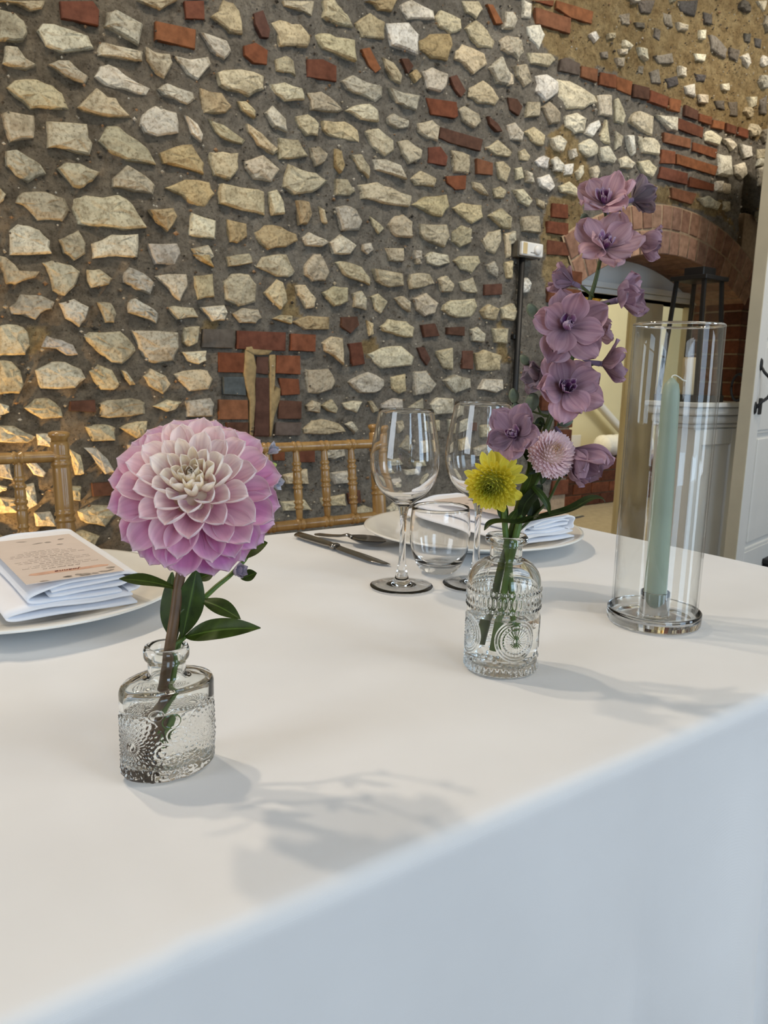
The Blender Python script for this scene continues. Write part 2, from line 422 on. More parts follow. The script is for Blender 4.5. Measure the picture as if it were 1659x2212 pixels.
# ---- stones and bricks traced from the wall: (origin, scale) of each survey sheet, then outlines
SHEETS = {}
def sheet(key, ox, oy, sc, txt): SHEETS[key] = (ox, oy, sc, txt)
K1 = 560/1659.0
sheet('A', 0, 0, K1, '''
s 0,0,290,0,270,45,195,55,120,15
s 0,55,100,80,160,130,175,200,150,250,40,245,0,240
s 260,185,290,145,350,150,560,220,595,300,410,330,310,280
r 388,0,600,0,640,60,635,160,400,110
s 700,85,750,70,915,150,885,265,690,165
o 1000,130,1260,185,1255,310,1000,250
s 890,0,1135,0,1030,55,930,20
r 1185,0,1310,0,1315,120,1195,115
s 1440,0,1500,10,1545,60,1560,210,1480,190,1360,100,1420,70
s 660,265,840,310,910,330,905,380,830,375,650,350,640,320
s 940,300,990,330,1085,345,1110,400,1060,485,1010,455,950,380
s 1140,350,1230,380,1330,365,1350,405,1270,500,1215,470
s 1300,210,1340,215,1460,260,1485,320,1440,370,1370,320
s 45,290,110,300,160,370,235,410,170,435,30,400
s 325,410,385,385,440,390,510,450,570,490,550,520,420,480
s 660,430,700,410,750,430,850,510,960,560,940,600,810,565,690,540,620,485
s 60,550,110,520,240,505,330,545,400,600,435,690,340,685,200,680,110,610
s 510,690,630,565,700,625,750,625,800,700,845,745,700,740,560,705
s 1030,560,1085,530,1150,560,1235,590,1240,630,1200,665,1130,630,1060,600
h 1295,570,1420,600,1490,680,1450,715,1310,720
s 1405,470,1480,440,1640,455,1690,480,1690,560,1600,600,1470,560,1420,530
s 20,725,60,708,215,740,220,870,70,895
s 320,770,565,790,570,870,590,910,575,990,440,945,325,930
s 645,905,710,810,770,815,880,890,940,950,990,1040,820,1015,740,980
s 925,730,1000,680,1135,715,1140,840,1010,870,935,840,915,790
s 1200,740,1270,790,1300,860,1290,905,1230,850
s 1345,760,1440,800,1570,895,1550,915,1450,885,1390,840
s 1530,645,1580,645,1640,710,1635,750,1560,700
s 1595,790,1680,850,1780,960,1760,985,1660,925,1605,840
s 50,970,110,965,190,1010,260,1050,300,1110,250,1110,190,1160,110,1110,60,1050
s 380,1070,430,1040,520,1045,640,1105,590,1150,550,1185,480,1190
s 740,1140,820,1060,930,1120,1000,1180,980,1240,870,1215,740,1190
h 1040,985,1130,940,1230,920,1260,970,1305,1040,1300,1105,1180,1070,1070,1040
s 1350,975,1440,970,1525,985,1520,1080,1480,1140,1380,1115
s 1580,1030,1690,1000,1790,1080,1740,1160,1640,1140,1590,1080
h 1080,1200,1200,1150,1340,1170,1370,1240,1320,1320,1270,1315,1180,1250
s 0,1200,40,1240,25,1280,0,1300
s 115,1290,160,1225,300,1225,410,1270,435,1340,400,1400,240,1400,200,1340
s 500,1280,560,1255,760,1258,850,1310,880,1370,925,1440,780,1465,660,1440,510,1420,495,1340
h 965,1345,1110,1335,1140,1385,1080,1475,1020,1420
s 1430,1180,1659,1210,1700,1225,1700,1370,1560,1345,1425,1290
s 1235,1360,1380,1410,1375,1520,1225,1500
h 1465,1410,1580,1430,1585,1510,1530,1550,1480,1540
s 75,1480,120,1430,250,1470,310,1540,320,1620,75,1620,70,1550
s 385,1530,450,1510,510,1480,550,1560,550,1620,480,1659,420,1610
s 610,1560,720,1500,880,1500,880,1640,615,1640
s 960,1565,1140,1555,1160,1620,1130,1690,1000,1690
s 1240,1590,1340,1570,1370,1640,1330,1680,1270,1650
s 1470,1640,1600,1620,1620,1680,1480,1700
''')
sheet('B', 550, 0, K1, '''
r -65,290,10,270,90,320,85,410,0,400,-60,350
s 190,0,390,0,375,95,300,55,200,30
s 450,0,510,0,560,60,600,90,635,160,540,140,445,100,460,60
d 0,80,60,60,105,190,95,240,50,235,10,150
s 125,140,180,120,250,150,300,150,360,230,340,290,180,290,160,210
s 400,220,450,205,520,230,635,255,640,380,560,350,450,310
s 665,140,750,85,835,140,830,240,700,225
w 855,150,1000,145,1055,220,1050,340,890,285
h 1080,260,1140,210,1250,215,1265,290,1230,385,1140,355,1085,310
s 1300,330,1340,285,1480,335,1490,400,1410,465,1345,400,1295,370
s 1170,110,1200,60,1330,120,1330,180,1270,210,1190,160
w 950,20,1020,0,1150,60,1155,110,990,115,960,70
h 730,0,910,0,880,65,800,60,780,20
s 1340,0,1440,0,1470,50,1430,110,1370,70
o 1495,20,1530,25,1595,150,1550,150
s 1610,75,1660,70,1690,120,1670,180,1605,175
s 1370,175,1425,130,1500,190,1540,260,1530,300,1450,290,1400,230
s 1580,260,1630,225,1700,240,1720,330,1640,345,1590,310
s 145,380,210,350,260,380,265,480,215,455,150,450
r 345,375,440,375,530,420,530,520,340,490
o 690,310,740,300,815,440,780,465,740,420
s 830,365,890,395,950,480,940,530,890,500,850,430
d 945,370,990,370,1025,420,990,470
h 1005,470,1040,440,1075,490,1035,525
s 1085,460,1150,435,1245,470,1230,560,1200,580,1110,560
d 1255,490,1300,475,1360,580,1330,620,1290,570
s 1400,560,1480,515,1530,560,1565,630,1540,665,1450,650,1395,610
s 1515,430,1590,365,1650,480,1640,540,1560,520
s 575,515,640,480,720,520,820,550,825,610,780,640,690,600,610,565
s 110,540,200,525,310,570,315,635,200,640,140,590
s 350,595,440,585,540,650,575,695,540,705,380,700,370,640
s 600,700,660,670,740,665,795,710,800,775,690,755
s 870,560,960,590,1070,605,1045,705,980,680,920,650
r 1105,620,1300,650,1310,740,1290,755,1140,730
s 1325,700,1360,680,1440,730,1455,780,1420,815,1350,770
d 1500,740,1560,790,1590,840,1560,840,1510,790
s 80,720,130,675,210,760,215,835,130,800
s 280,740,350,730,415,790,405,860,340,860,290,800
s 450,775,580,780,670,830,680,900,620,890,510,870,460,830
s 860,750,900,725,1000,770,990,810,920,820,870,790
s 725,840,800,820,890,900,895,960,840,990,770,940
s 1060,790,1140,770,1185,810,1175,900,1120,880,1070,840
d 1195,810,1470,890,1455,965,1250,910,1190,880
r 1120,940,1200,935,1245,1000,1235,1060,1120,1040
s 1270,960,1385,990,1380,1110,1290,1095,1280,1010
o 1430,1010,1530,1040,1530,1120,1430,1110
s 1500,940,1570,895,1650,970,1640,1000,1560,990
s 935,905,990,895,1075,960,1070,1010,1000,1040,960,980
s 175,880,290,900,340,990,260,1010,165,1015,170,940
s 365,945,420,935,470,985,450,1030,400,1060,375,1000
h 520,950,560,960,580,1060,555,1100,520,1060
s 630,990,690,990,740,1070,740,1130,680,1080
s 775,1020,850,1015,940,1060,970,1140,870,1110,790,1080
s 1015,1140,1070,1090,1160,1140,1155,1190,1050,1180
r 1230,1125,1360,1120,1355,1210,1290,1215,1240,1170
s 1400,1160,1450,1170,1500,1250,1460,1240,1410,1200
s 1535,1210,1580,1190,1620,1220,1600,1265,1550,1260
s 1555,1040,1600,1030,1645,1080,1620,1160,1580,1140
s 200,1150,230,1050,310,1090,400,1110,470,1155,420,1200,340,1230,260,1230,200,1190
s 530,1150,600,1150,650,1220,620,1250,530,1240
s 690,1180,800,1170,880,1200,1000,1250,985,1315,830,1295,710,1270
s 1030,1310,1110,1260,1235,1250,1240,1320,1200,1385,1110,1350
s 1280,1330,1340,1300,1450,1310,1465,1390,1400,1425,1340,1380
s 1510,1380,1590,1335,1650,1390,1650,1460,1590,1450
s 100,1230,150,1215,190,1290,195,1360,120,1370
h 275,1280,350,1290,370,1370,340,1430,300,1430
s 420,1320,450,1340,465,1430,440,1420
s 525,1330,590,1315,660,1340,695,1410,670,1465,570,1465
s 745,1385,800,1420,835,1460,800,1495,770,1450
s 870,1440,910,1380,960,1375,1010,1420,1010,1515,920,1505,880,1480
s 1075,1430,1240,1440,1250,1510,1220,1570,1120,1540,1080,1490
s 1275,1490,1330,1440,1395,1470,1390,1550,1330,1575,1280,1540
s 1465,1540,1510,1490,1575,1475,1580,1540,1550,1620,1490,1590
s 1610,1500,1650,1490,1650,1640,1620,1650
h 20,1490,80,1445,170,1445,260,1500,270,1540,200,1570,100,1590,40,1550
s 320,1520,360,1490,440,1525,480,1550,440,1575,340,1570
s 495,1550,560,1500,650,1570,620,1620,520,1620
s 700,1560,750,1555,765,1600,730,1625,700,1600
s 1030,1600,1070,1605,1070,1659,1030,1655
''')
sheet('C', 1100, 0, 559/1659.0, '''
w 95,0,150,20,150,110,100,100
o 175,45,405,115,400,215,180,150
o 310,0,550,70,540,150,400,110,310,50
r 160,0,295,0,290,35
w 130,170,200,160,230,220,200,310,150,240
s 0,235,80,250,100,330,70,370,0,310
s 140,330,270,340,300,380,260,420,150,400
s 50,420,110,410,150,520,110,550,60,480
s 0,450,30,480,30,540,0,545
w 185,490,250,480,315,530,310,600,240,640,190,580
g 340,375,375,365,465,405,460,480,330,450
o 470,420,575,440,570,525,465,490
r 590,460,690,480,690,565,585,540
o 695,485,800,520,790,610,700,570
d 805,535,905,560,900,640,800,620
r 910,575,1030,620,1020,690,905,650
o 1030,625,1110,640,1100,720,1030,700
d 1135,670,1220,710,1215,770,1130,740
r 1225,725,1305,750,1300,800,1225,775
o 1315,765,1390,780,1385,830,1310,815
r 1400,785,1465,810,1460,860,1400,840
r 1480,810,1545,830,1540,885,1475,865
w 330,510,400,520,540,610,555,650,480,690,390,690,340,620
w 570,610,665,610,665,740,590,730
w 685,640,710,630,755,740,740,790,690,780
w 800,730,850,710,935,750,930,860,860,840,785,780
w 960,740,1080,750,1080,840,1040,830
s 130,655,210,650,205,740,120,750
s 220,690,270,650,340,720,330,780,270,790
d 0,620,60,630,95,680,70,740,10,700
s 0,800,50,785,100,850,90,895,20,890
s 120,840,170,810,235,870,220,930,160,910
w 370,740,440,725,500,760,490,840,430,850,375,800
w 500,850,530,790,580,770,590,800,550,870
w 595,860,630,770,655,920,600,900
w 690,840,740,870,730,930,695,955
w 760,870,800,870,815,980,795,995
w 850,870,930,880,970,930,960,990,870,970
w 465,920,530,890,575,930,570,990,520,1005,470,960
w 590,950,640,940,700,1020,680,1045,610,1030
w 720,1020,760,1000,815,1050,790,1080,730,1070
w 835,1040,900,1030,955,1080,930,1130,870,1110
r 1095,755,1260,815,1250,885,1085,825
o 1000,845,1175,890,1170,950,1000,910
r 1185,910,1345,955,1335,1015,1185,965
r 985,955,1070,970,1070,1050,980,1045
o 1080,985,1350,1065,1335,1125,1080,1050
r 985,1065,1150,1110,1145,1185,970,1140
r 1170,1130,1325,1180,1320,1225,1165,1195
o 1050,1200,1215,1240,1180,1310,1050,1270
w 1260,850,1310,835,1370,880,1350,925,1270,900
w 1380,890,1420,885,1470,930,1440,960
w 1490,920,1570,940,1570,1000,1520,1010
w 1355,985,1430,1000,1425,1130,1350,1110
w 1455,1060,1520,1040,1535,1110,1500,1150,1460,1110
w 1335,1165,1370,1160,1370,1230,1335,1220
w 1380,1170,1425,1180,1420,1240,1380,1230
w 1225,1270,1280,1260,1370,1300,1350,1340,1270,1320
w 1385,1290,1415,1290,1415,1350,1385,1340
w 275,890,330,865,375,910,350,970,300,950
w 400,960,430,950,440,1000,410,1015
w 285,1020,320,1005,355,1050,350,1095,300,1090
w 360,1055,415,1050,410,1115,370,1120
w 440,1100,475,1060,480,1110,455,1150
w 535,1080,570,1060,590,1100,560,1160,540,1130
s 75,970,110,955,145,1000,130,1030,80,1020
w 180,1030,230,995,260,1010,255,1075,200,1065
s 110,1090,150,1110,160,1170,120,1160
s 50,1080,90,1070,100,1140,60,1150
w 190,1140,260,1120,295,1190,270,1225,210,1190
w 335,1190,400,1165,460,1220,440,1255,350,1230
s 40,1220,90,1215,150,1290,130,1320,70,1290
s 185,1270,230,1290,230,1340,190,1310
s 90,1390,205,1385,200,1490,95,1480
s 0,1500,40,1480,50,1560,0,1570
r 285,1300,385,1310,385,1400,280,1390
r 255,1415,385,1430,385,1510,250,1490
r 255,1535,385,1555,390,1640,250,1630
w 525,215,560,195,585,240,560,265
f 720,90,780,80,780,155,740,150
f 840,0,940,0,920,80,870,70
f 1000,80,1050,90,1055,170,1010,150
w 1085,140,1150,160,1150,195,1100,190
f 1100,0,1210,0,1200,100,1120,60
f 1260,75,1310,90,1310,155,1270,140
f 945,175,980,190,975,260,945,230
w 750,250,800,290,780,315,745,290
w 720,310,770,310,760,345,725,340
w 840,300,890,310,890,385,850,350
f 950,350,1050,340,1060,400,980,400
f 840,420,870,420,865,470,840,465
f 915,460,970,440,980,530,930,525
f 1020,500,1080,485,1090,540,1040,555
w 1100,420,1140,430,1135,490,1105,480
w 1130,550,1190,540,1200,620,1150,600
w 1205,340,1270,345,1260,390,1215,380
f 1300,225,1340,230,1410,310,1395,365,1310,310
f 1430,300,1485,320,1475,390,1430,360
w 1500,360,1540,340,1560,400,1540,430,1510,390
f 1590,240,1625,250,1620,305,1590,290
f 1520,210,1560,215,1555,270,1525,260
w 1600,0,1659,0,1640,70
w 1370,535,1420,530,1420,580,1380,570
f 1330,645,1395,640,1395,705,1340,690
f 1420,650,1470,650,1475,740,1430,735
w 1540,620,1590,620,1585,680,1550,690
f 1620,640,1659,620,1659,730,1625,720
w 1230,600,1285,605,1280,660,1240,650
w 1230,190,1265,190,1260,250,1235,240
f 1210,470,1270,480,1260,520,1220,515
f 820,140,880,140,880,175,830,170
f 600,330,640,325,645,370,610,365
s 640,210,690,205,690,240,650,245
s 690,370,740,365,735,430,700,420
w 1595,960,1659,950,1659,1010,1600,1010
w 1610,1080,1659,1070,1659,1190,1615,1180
w 1560,1180,1600,1190,1620,1270,1580,1240
w 1605,1010,1640,1020,1640,1060,1600,1060
''')
sheet('D', 0, 550, K1, '''
s 0,10,50,20,130,100,245,110,230,140,100,180,45,180
s 280,50,340,40,460,75,515,110,480,200,420,255,350,220,320,110
s 570,100,640,95,715,150,700,190,590,210,570,170
s 810,110,840,85,930,130,990,180,970,245,880,215,810,180
s 1000,135,1100,125,1200,130,1200,200,1150,290,1080,210
s 1250,140,1365,125,1370,265,1270,280
h 1250,0,1340,0,1375,80,1300,40
s 1450,180,1500,130,1600,130,1650,200,1640,300,1530,325,1460,280
s 80,340,150,265,260,258,345,300,330,340,260,370,235,415,160,390,85,375
s 390,310,480,290,570,340,545,410,510,460,430,400
s 640,310,720,310,750,380,735,430,680,430
s 835,310,870,280,960,330,1020,380,1000,435,930,400,840,370
s 1095,345,1130,330,1240,340,1270,395,1190,400,1140,415
s 1300,340,1440,325,1460,370,1440,415,1370,420
s 1505,380,1560,345,1659,350,1680,400,1640,440,1540,430
s 0,455,110,450,180,500,185,580,160,640,0,645
s 285,590,310,525,400,550,470,580,500,640,430,640,370,605
s 555,530,600,505,770,500,870,590,870,620,780,690,720,680,640,620
s 860,500,1140,500,1140,600,1110,680,960,685,910,600
s 1185,470,1275,460,1270,560,1220,585,1185,560
s 1180,630,1320,620,1320,680,1280,700,1210,680
s 0,680,80,690,130,750,150,830,130,880,0,890
s 240,740,340,700,420,690,520,740,540,790,480,850,280,855,260,800
s 590,750,640,710,720,740,765,830,730,865,650,860
s 780,740,810,750,870,830,840,835,800,780
s 935,780,980,740,1060,780,1095,830,1050,890,960,840
s 1130,770,1240,740,1330,745,1365,800,1340,860,1220,870,1180,820
d 455,940,610,930,620,1010,450,1000
s 660,960,700,930,850,920,940,950,930,1020,700,1040,655,1030
s 990,970,1080,935,1165,945,1130,990,1080,1005
s 1205,940,1350,925,1370,960,1360,1030,1210,1040
s 165,980,240,930,320,925,390,980,400,1040,270,1050
s 0,950,60,970,60,1010,0,1030
s 0,1100,100,1105,230,1170,180,1200,0,1200
s 560,1105,680,1090,740,1110,740,1190,600,1190
s 780,1110,880,1070,950,1070,930,1160,880,1170
s 545,1240,620,1245,690,1310,735,1390,680,1400,630,1340
d 590,1465,760,1455,760,1540,600,1550
s 450,1250,520,1290,540,1400,490,1410
s 150,1300,200,1290,300,1400,280,1420,220,1410
s 140,1480,220,1470,240,1600,160,1640
s 430,1480,520,1490,520,1580,440,1570
s 0,1300,60,1340,80,1440,0,1420
s 0,1480,50,1490,40,1510,0,1520
s 515,1650,590,1615,710,1615,740,1670,680,1740,560,1720,520,1680
s 1010,1110,1180,1100,1190,1180,1060,1200
s 830,1220,960,1210,990,1300,850,1300
s 1050,1240,1220,1230,1230,1330,1080,1350
s 830,1380,1000,1370,1010,1460,860,1470
s 1080,1420,1250,1400,1260,1500,1090,1510
s 1310,1280,1440,1270,1450,1370,1330,1380
s 1340,1480,1500,1470,1500,1560,1360,1570
s 800,1560,960,1550,980,1640,820,1650
s 1050,1590,1230,1580,1240,1680,1080,1680
s 240,1150,330,1150,330,1230,250,1220
s 0,1560,110,1570,120,1650,0,1660
s 230,1660,330,1650,360,1740,240,1740
''')
sheet('E', 550, 550, K1, '''
s 30,75,60,20,140,0,210,0,260,110,220,135,150,130
s 330,80,390,0,430,0,490,110,460,160,380,165,335,130
s 540,50,600,45,690,80,740,150,740,190,660,160,590,130
s 775,95,955,120,960,195,870,205,790,170
s 1005,130,1060,115,1130,130,1160,185,1100,205,1010,220,1000,170
s 1185,160,1230,135,1280,190,1270,235,1210,235
s 1315,175,1410,150,1430,240,1400,245,1340,230
s 850,-40,960,-40,960,40,880,35
s 1030,0,1070,0,1065,60,1040,60
s 1110,15,1150,-20,1240,5,1255,50,1190,70,1120,55
s 1290,40,1330,10,1440,15,1450,50,1400,115,1330,90
s 1500,70,1540,45,1565,90,1560,140,1510,110
s 1610,50,1655,40,1655,150,1620,150
d 1480,190,1590,185,1590,255,1480,260
s 80,240,150,160,190,180,215,300,180,340,110,290
s 275,200,330,195,400,280,385,330,340,340,290,260
s 455,240,520,205,600,215,600,300,520,330,470,270
s 645,250,690,235,720,280,720,355,650,330
s 755,270,800,250,860,300,820,375,780,350
s 905,280,960,270,1000,300,1000,365,960,340
s 1030,280,1110,250,1185,310,1160,370,1100,395,1050,350
s 1225,320,1280,290,1420,285,1435,330,1400,400,1300,400,1220,355
s 1460,360,1510,320,1570,350,1550,415,1480,405
s 1590,340,1659,315,1690,360,1659,420,1600,405
s 130,410,185,385,245,390,240,445
h 260,430,360,390,480,400,480,475,330,475
d 560,400,660,395,675,450,620,505,560,460
s 820,460,870,420,980,425,1030,470,1020,530,930,520,840,485
d 1075,450,1160,440,1190,520,1090,530
d 1240,465,1350,460,1350,520,1240,510
s 725,420,760,440,765,510,740,520
s 1395,480,1440,465,1480,510,1470,560,1410,550
s 1535,475,1630,475,1620,570,1550,560
s 445,570,500,530,570,540,575,700,520,650,460,620
r 610,570,690,560,710,700,630,715
s 750,640,830,595,940,590,1010,660,1000,710,830,720
d 1045,595,1090,590,1130,670,1110,710,1070,660
s 1170,620,1270,600,1280,735,1220,720,1180,660
d 1335,615,1405,615,1405,735,1335,730
s 1420,640,1480,615,1600,650,1590,740,1440,735
s 345,745,480,740,520,810,490,860,420,890,355,880
s 615,815,740,755,830,800,835,840,780,885,680,885
s 885,790,970,765,970,870,930,890,890,860
s 1030,760,1110,745,1170,830,1130,880,1040,895,1030,830
s 1225,810,1300,775,1395,800,1395,850,1290,885
s 1450,860,1480,800,1600,800,1605,860,1560,880
s 345,970,380,935,425,950,420,1010,350,1000
s 445,970,500,930,540,985,530,1015,480,1000
s 570,955,640,935,700,945,660,1010,600,990
s 735,945,760,940,800,1000,770,1010
s 820,960,890,925,950,930,950,1000,830,1000
s 990,980,1080,925,1090,1000,1010,1000
s 1135,960,1190,920,1280,925,1280,1010,1160,1020
s 330,1120,380,1070,440,1055,540,1085,580,1130,480,1150,340,1145
s 590,1090,630,1070,670,1120,650,1140
s 890,1070,950,1065,960,1110,920,1140
s 935,1230,990,1160,1025,1230,1010,1260
s 1140,1060,1190,1060,1190,1130,1150,1120
d 1375,1075,1420,1075,1420,1130,1375,1125
s 1250,1060,1340,1050,1350,1120,1260,1130
s 1100,1200,1180,1190,1190,1260,1110,1270
s 1260,1180,1350,1170,1370,1240,1280,1250
s 1450,1100,1540,1090,1560,1170,1460,1170
s 1400,1240,1500,1220,1510,1300,1420,1310
s 440,1240,500,1220,580,1230,590,1290,520,1310,450,1300
s 200,1420,340,1380,350,1470,220,1470
s 500,1400,600,1390,630,1460,520,1470
s 180,1590,320,1570,360,1630,200,1640
s 440,1560,580,1540,590,1610,450,1610
d 600,1530,680,1510,690,1590,610,1600
s 840,1330,930,1310,960,1380,860,1400
s 1040,1340,1130,1330,1150,1400,1050,1410
s 780,1460,860,1450,880,1520,800,1530
s 960,1460,1060,1450,1080,1520,980,1530
r 130,1220,200,1220,200,1320,130,1320
r 280,1225,390,1225,390,1330,285,1330
''')
sheet('Q', 430, 690, 420/1659.0, '''
g 40,80,300,85,300,245,35,240
r 330,95,750,110,745,270,330,250
r 790,120,1005,130,1000,275,785,265
r 175,280,395,285,390,455,175,450
k 215,490,400,490,410,650,215,640
o 180,685,425,690,430,855,175,855
d 240,880,430,880,430,1000,260,1000
d 500,315,600,320,600,470,490,460
d 490,495,605,500,605,1000,480,1000
r 670,305,870,310,870,470,660,460
r 690,500,860,510,870,640,710,650
d 685,690,880,700,880,850,680,850
g 660,880,880,880,870,990,655,990
''')
PAL = {'s': [S(196, 186, 160), S(188, 178, 152), S(208, 200, 178), S(178, 168, 144), S(198, 184, 152), S(190, 183, 166)],
       'h': [S(180, 160, 122), S(170, 152, 118)], 'w': [S(226, 219, 200), S(216, 206, 180), S(232, 228, 216)],
       'f': [S(118, 110, 100), S(142, 134, 120), S(100, 94, 86), S(164, 154, 138), S(90, 86, 82)],
       'r': [S(118, 70, 48), S(124, 76, 52), S(108, 66, 50)], 'o': [S(134, 86, 56), S(128, 86, 62)], 'd': [S(90, 63, 52), S(98, 68, 55)],
       'g': [S(92, 86, 80), S(100, 88, 80)], 'k': [S(88, 96, 100)]}
def piece(kind, P, y0, r, proud):
    """stone or brick from its outline P [(x,z)] on the wall: bedded edge, rounded arris, uneven face"""
    c = Vector((sum(p[0] for p in P)/len(P), sum(p[1] for p in P)/len(P)))
    area = abs(sum(P[i][0]*P[(i+1) % len(P)][1]-P[(i+1) % len(P)][0]*P[i][1] for i in range(len(P))))/2
    sz = math.sqrt(area); stone = kind in 'shwf'
    Q = []
    for i in range(len(P)):
        a, b = Vector(P[i]), Vector(P[(i+1) % len(P)]); L = (b-a).length
        n = 2 if (stone and L > 0.35*sz) or L > 0.5*sz else 1
        for j in range(n):
            q = a.lerp(b, j/n)
            if stone: q += Vector((r.uniform(-1, 1), r.uniform(-1, 1)))*0.035*sz
            Q.append(q)
    n = len(Q); V, F, rings = [], [], []
    if stone:
        tilt = Vector((r.uniform(-.10, .10), r.uniform(-.12, .12)))
        lev = [(1.10, -0.008, 0), (1.05, 0.35*proud, 0.1), (0.92, 0.85*proud, 0.22), (0.50, 1.05*proud, 0.45)]
    else:
        tilt = Vector((r.uniform(-.03, .03), r.uniform(-.03, .03)))
        lev = [(1.0, -0.008, 0), (1.0, 0.6*proud, 0.03), (0.955, proud, 0.05), (0.5, proud, 0.08)]
    for s_, h, jt in lev:
        ring = []
        for q in Q:
            d = (q-c)*s_
            hh = h + (jt*proud*r.uniform(-.6, .6)) + (d.dot(tilt) if h > 0 else 0)
            ring.append(len(V)); V.append(Vector((c.x+d.x, y0-hh, c.y+d.y)))
        rings.append(ring)
    V.append(Vector((c.x, y0-lev[-1][1]*(1.0+0.25*r.random()*stone), c.y))); ci = len(V)-1
    for a, b in zip(rings[:-1], rings[1:]):
        for i in range(n):
            j = (i+1) % n; F.append((a[i], a[j], b[j], b[i]))
    for i in range(n): F.append((rings[-1][i], rings[-1][(i+1) % n], ci))
    # orient towards the room
    if sum(P[i][0]*P[(i+1) % n if False else (i+1) % len(P)][1]-P[(i+1) % len(P)][0]*P[i][1] for i in range(len(P))) < 0:
        F = [tuple(reversed(f)) for f in F]
    cc = r.choice(PAL[kind]); k = r.uniform(0.86, 1.12)
    return V, F, [(cc[0]*k, cc[1]*k*r.uniform(.98, 1.02), cc[2]*k*r.uniform(.93, 1.05), 1.0)]*len(V)
traced = []
r_ = random.Random(5)
for key, (ox, oy, sc, txt) in SHEETS.items():
    for ln in txt.strip().splitlines():
        kind, nums = ln.split(); nums = [float(q) for q in nums.split(',')]
        pp = [(ox+nums[i]*sc, oy+nums[i+1]*sc) for i in range(0, len(nums), 2)]
        P = []
        for u, v in pp:
            q = at_y(u, v, YW-0.012); P.append((q.x, q.z))
        pa = abs(sum(pp[i][0]*pp[(i+1) % len(pp)][1]-pp[(i+1) % len(pp)][0]*pp[i][1] for i in range(len(pp))))/2
        cx = sum(p[0] for p in P)/len(P); cz = sum(p[1] for p in P)/len(P)
        if in_arch(cx, cz, 0.05): continue
        traced.append((pa, kind, P, cx, cz))
traced.sort(key=lambda t: -t[0])
nst = 0; rest = []
for pa, kind, P, cx, cz in traced:
    y0 = YW + recess(cx, cz)
    if kind in 'shwf':
        v, f, c = piece(kind, P, y0, r_, r_.uniform(0.009, 0.017) if kind != 'f' else 0.007)
        nst += 1
        if nst > 292: rest.append((v, f, c)); continue
        mk('stone', (v, f), STONE, wall, False, colors=c)
    else:
        v, f, c = piece(kind, P, y0, r_, r_.uniform(0.006, 0.011))
        mk('brick', (v, f), BRICK, wall, False, colors=c)
# rubble beyond the photograph's edges and in its hidden corners
occ = [(cx, cz, 0.5*max(max(p[0] for p in P)-min(p[0] for p in P), max(p[1] for p in P)-min(p[1] for p in P))) for pa, k, P, cx, cz in traced]
z = 0.05
while z < 3.9:
    x = -2.9 + r_.uniform(0, .1)
    while x < 5.2:
        w_, h_ = r_.uniform(.028, .055), r_.uniform(.024, .038)
        cx, cz = x + r_.uniform(-.015, .015), z + r_.uniform(-.015, .015)
        u, v = px((cx, YW, cz)) if cx > 0.1 else (-999, 0)
        vis = 0 < u < W and 0 < v < 1090 and math.hypot(u-425, v-1070) > 165 and not (1120 < u < 1240 and 480 < v)
        far = u > 1600 and v < 420
        x += 2*w_ + r_.uniform(.02, .05)
        if (vis and not far) or in_arch(cx, cz, 0.30) : continue
        if any(abs(cx-a) < w_+b*0.9 and abs(cz-c_) < h_+b*0.7 for a, c_, b in occ): continue
        n = r_.choice((5, 6, 7))
        P = [(cx+w_*math.cos(2*math.pi*i/n+.3)*r_.uniform(.8, 1.15), cz+h_*math.sin(2*math.pi*i/n+.3)*r_.uniform(.8, 1.15)) for i in range(n)]
        rest.append(piece(r_.choice('sssshw') if u < 1600 else r_.choice('wwfs'), P, YW+recess(cx, cz), r_, r_.uniform(.012, .02)))
    z += 0.088
vv, ff, cc = [], [], []
for v, f, c in rest:
    n = len(vv); vv += v; cc += c; ff += [tuple(i+n for i in q) for q in f]
tag(mk('rubble_stones', (vv, ff), STONE, wall, False, colors=cc), kind='stuff')

# grit and pebbles showing in the mortar
gv, gf, gc = [], [], []
GP = [S(70, 66, 60), S(88, 80, 70), S(120, 112, 98), S(180, 170, 150), S(150, 120, 90), S(200, 194, 180)]
for i in range(6500):
    x, z = 0.35+3.9*r_.random(), 0.45+2.45*r_.random()
    if in_arch(x, z, 0.25): continue
    if any(abs(x-a) < b*.75 and abs(z-c_) < b*.55 for a, c_, b in occ): continue
    s_ = r_.uniform(.002, .0055)*(1.6 if r_.random() < .08 else 1); n = len(gv); y = YW + recess(x, z) - r_.uniform(-.002, .008)
    gv += [Vector((x+dx*s_*r_.uniform(.7, 1.4), y+dy*s_, z+dz*s_*r_.uniform(.6, 1.1))) for dx, dy, dz in ((1, 0, 0), (-1, 0, 0), (0, -1, 0), (0, 1, 0), (0, 0, 1), (0, 0, -1))]
    gf += [tuple(q+n for q in t_) for t_ in ((0, 4, 2), (4, 1, 2), (1, 5, 2), (5, 0, 2), (4, 0, 3), (1, 4, 3), (5, 1, 3), (0, 5, 3))]
    gc += [r_.choice(GP)]*6
tag(mk('mortar_grit', (gv, gf), STONE, wall, False, colors=gc), kind='stuff')
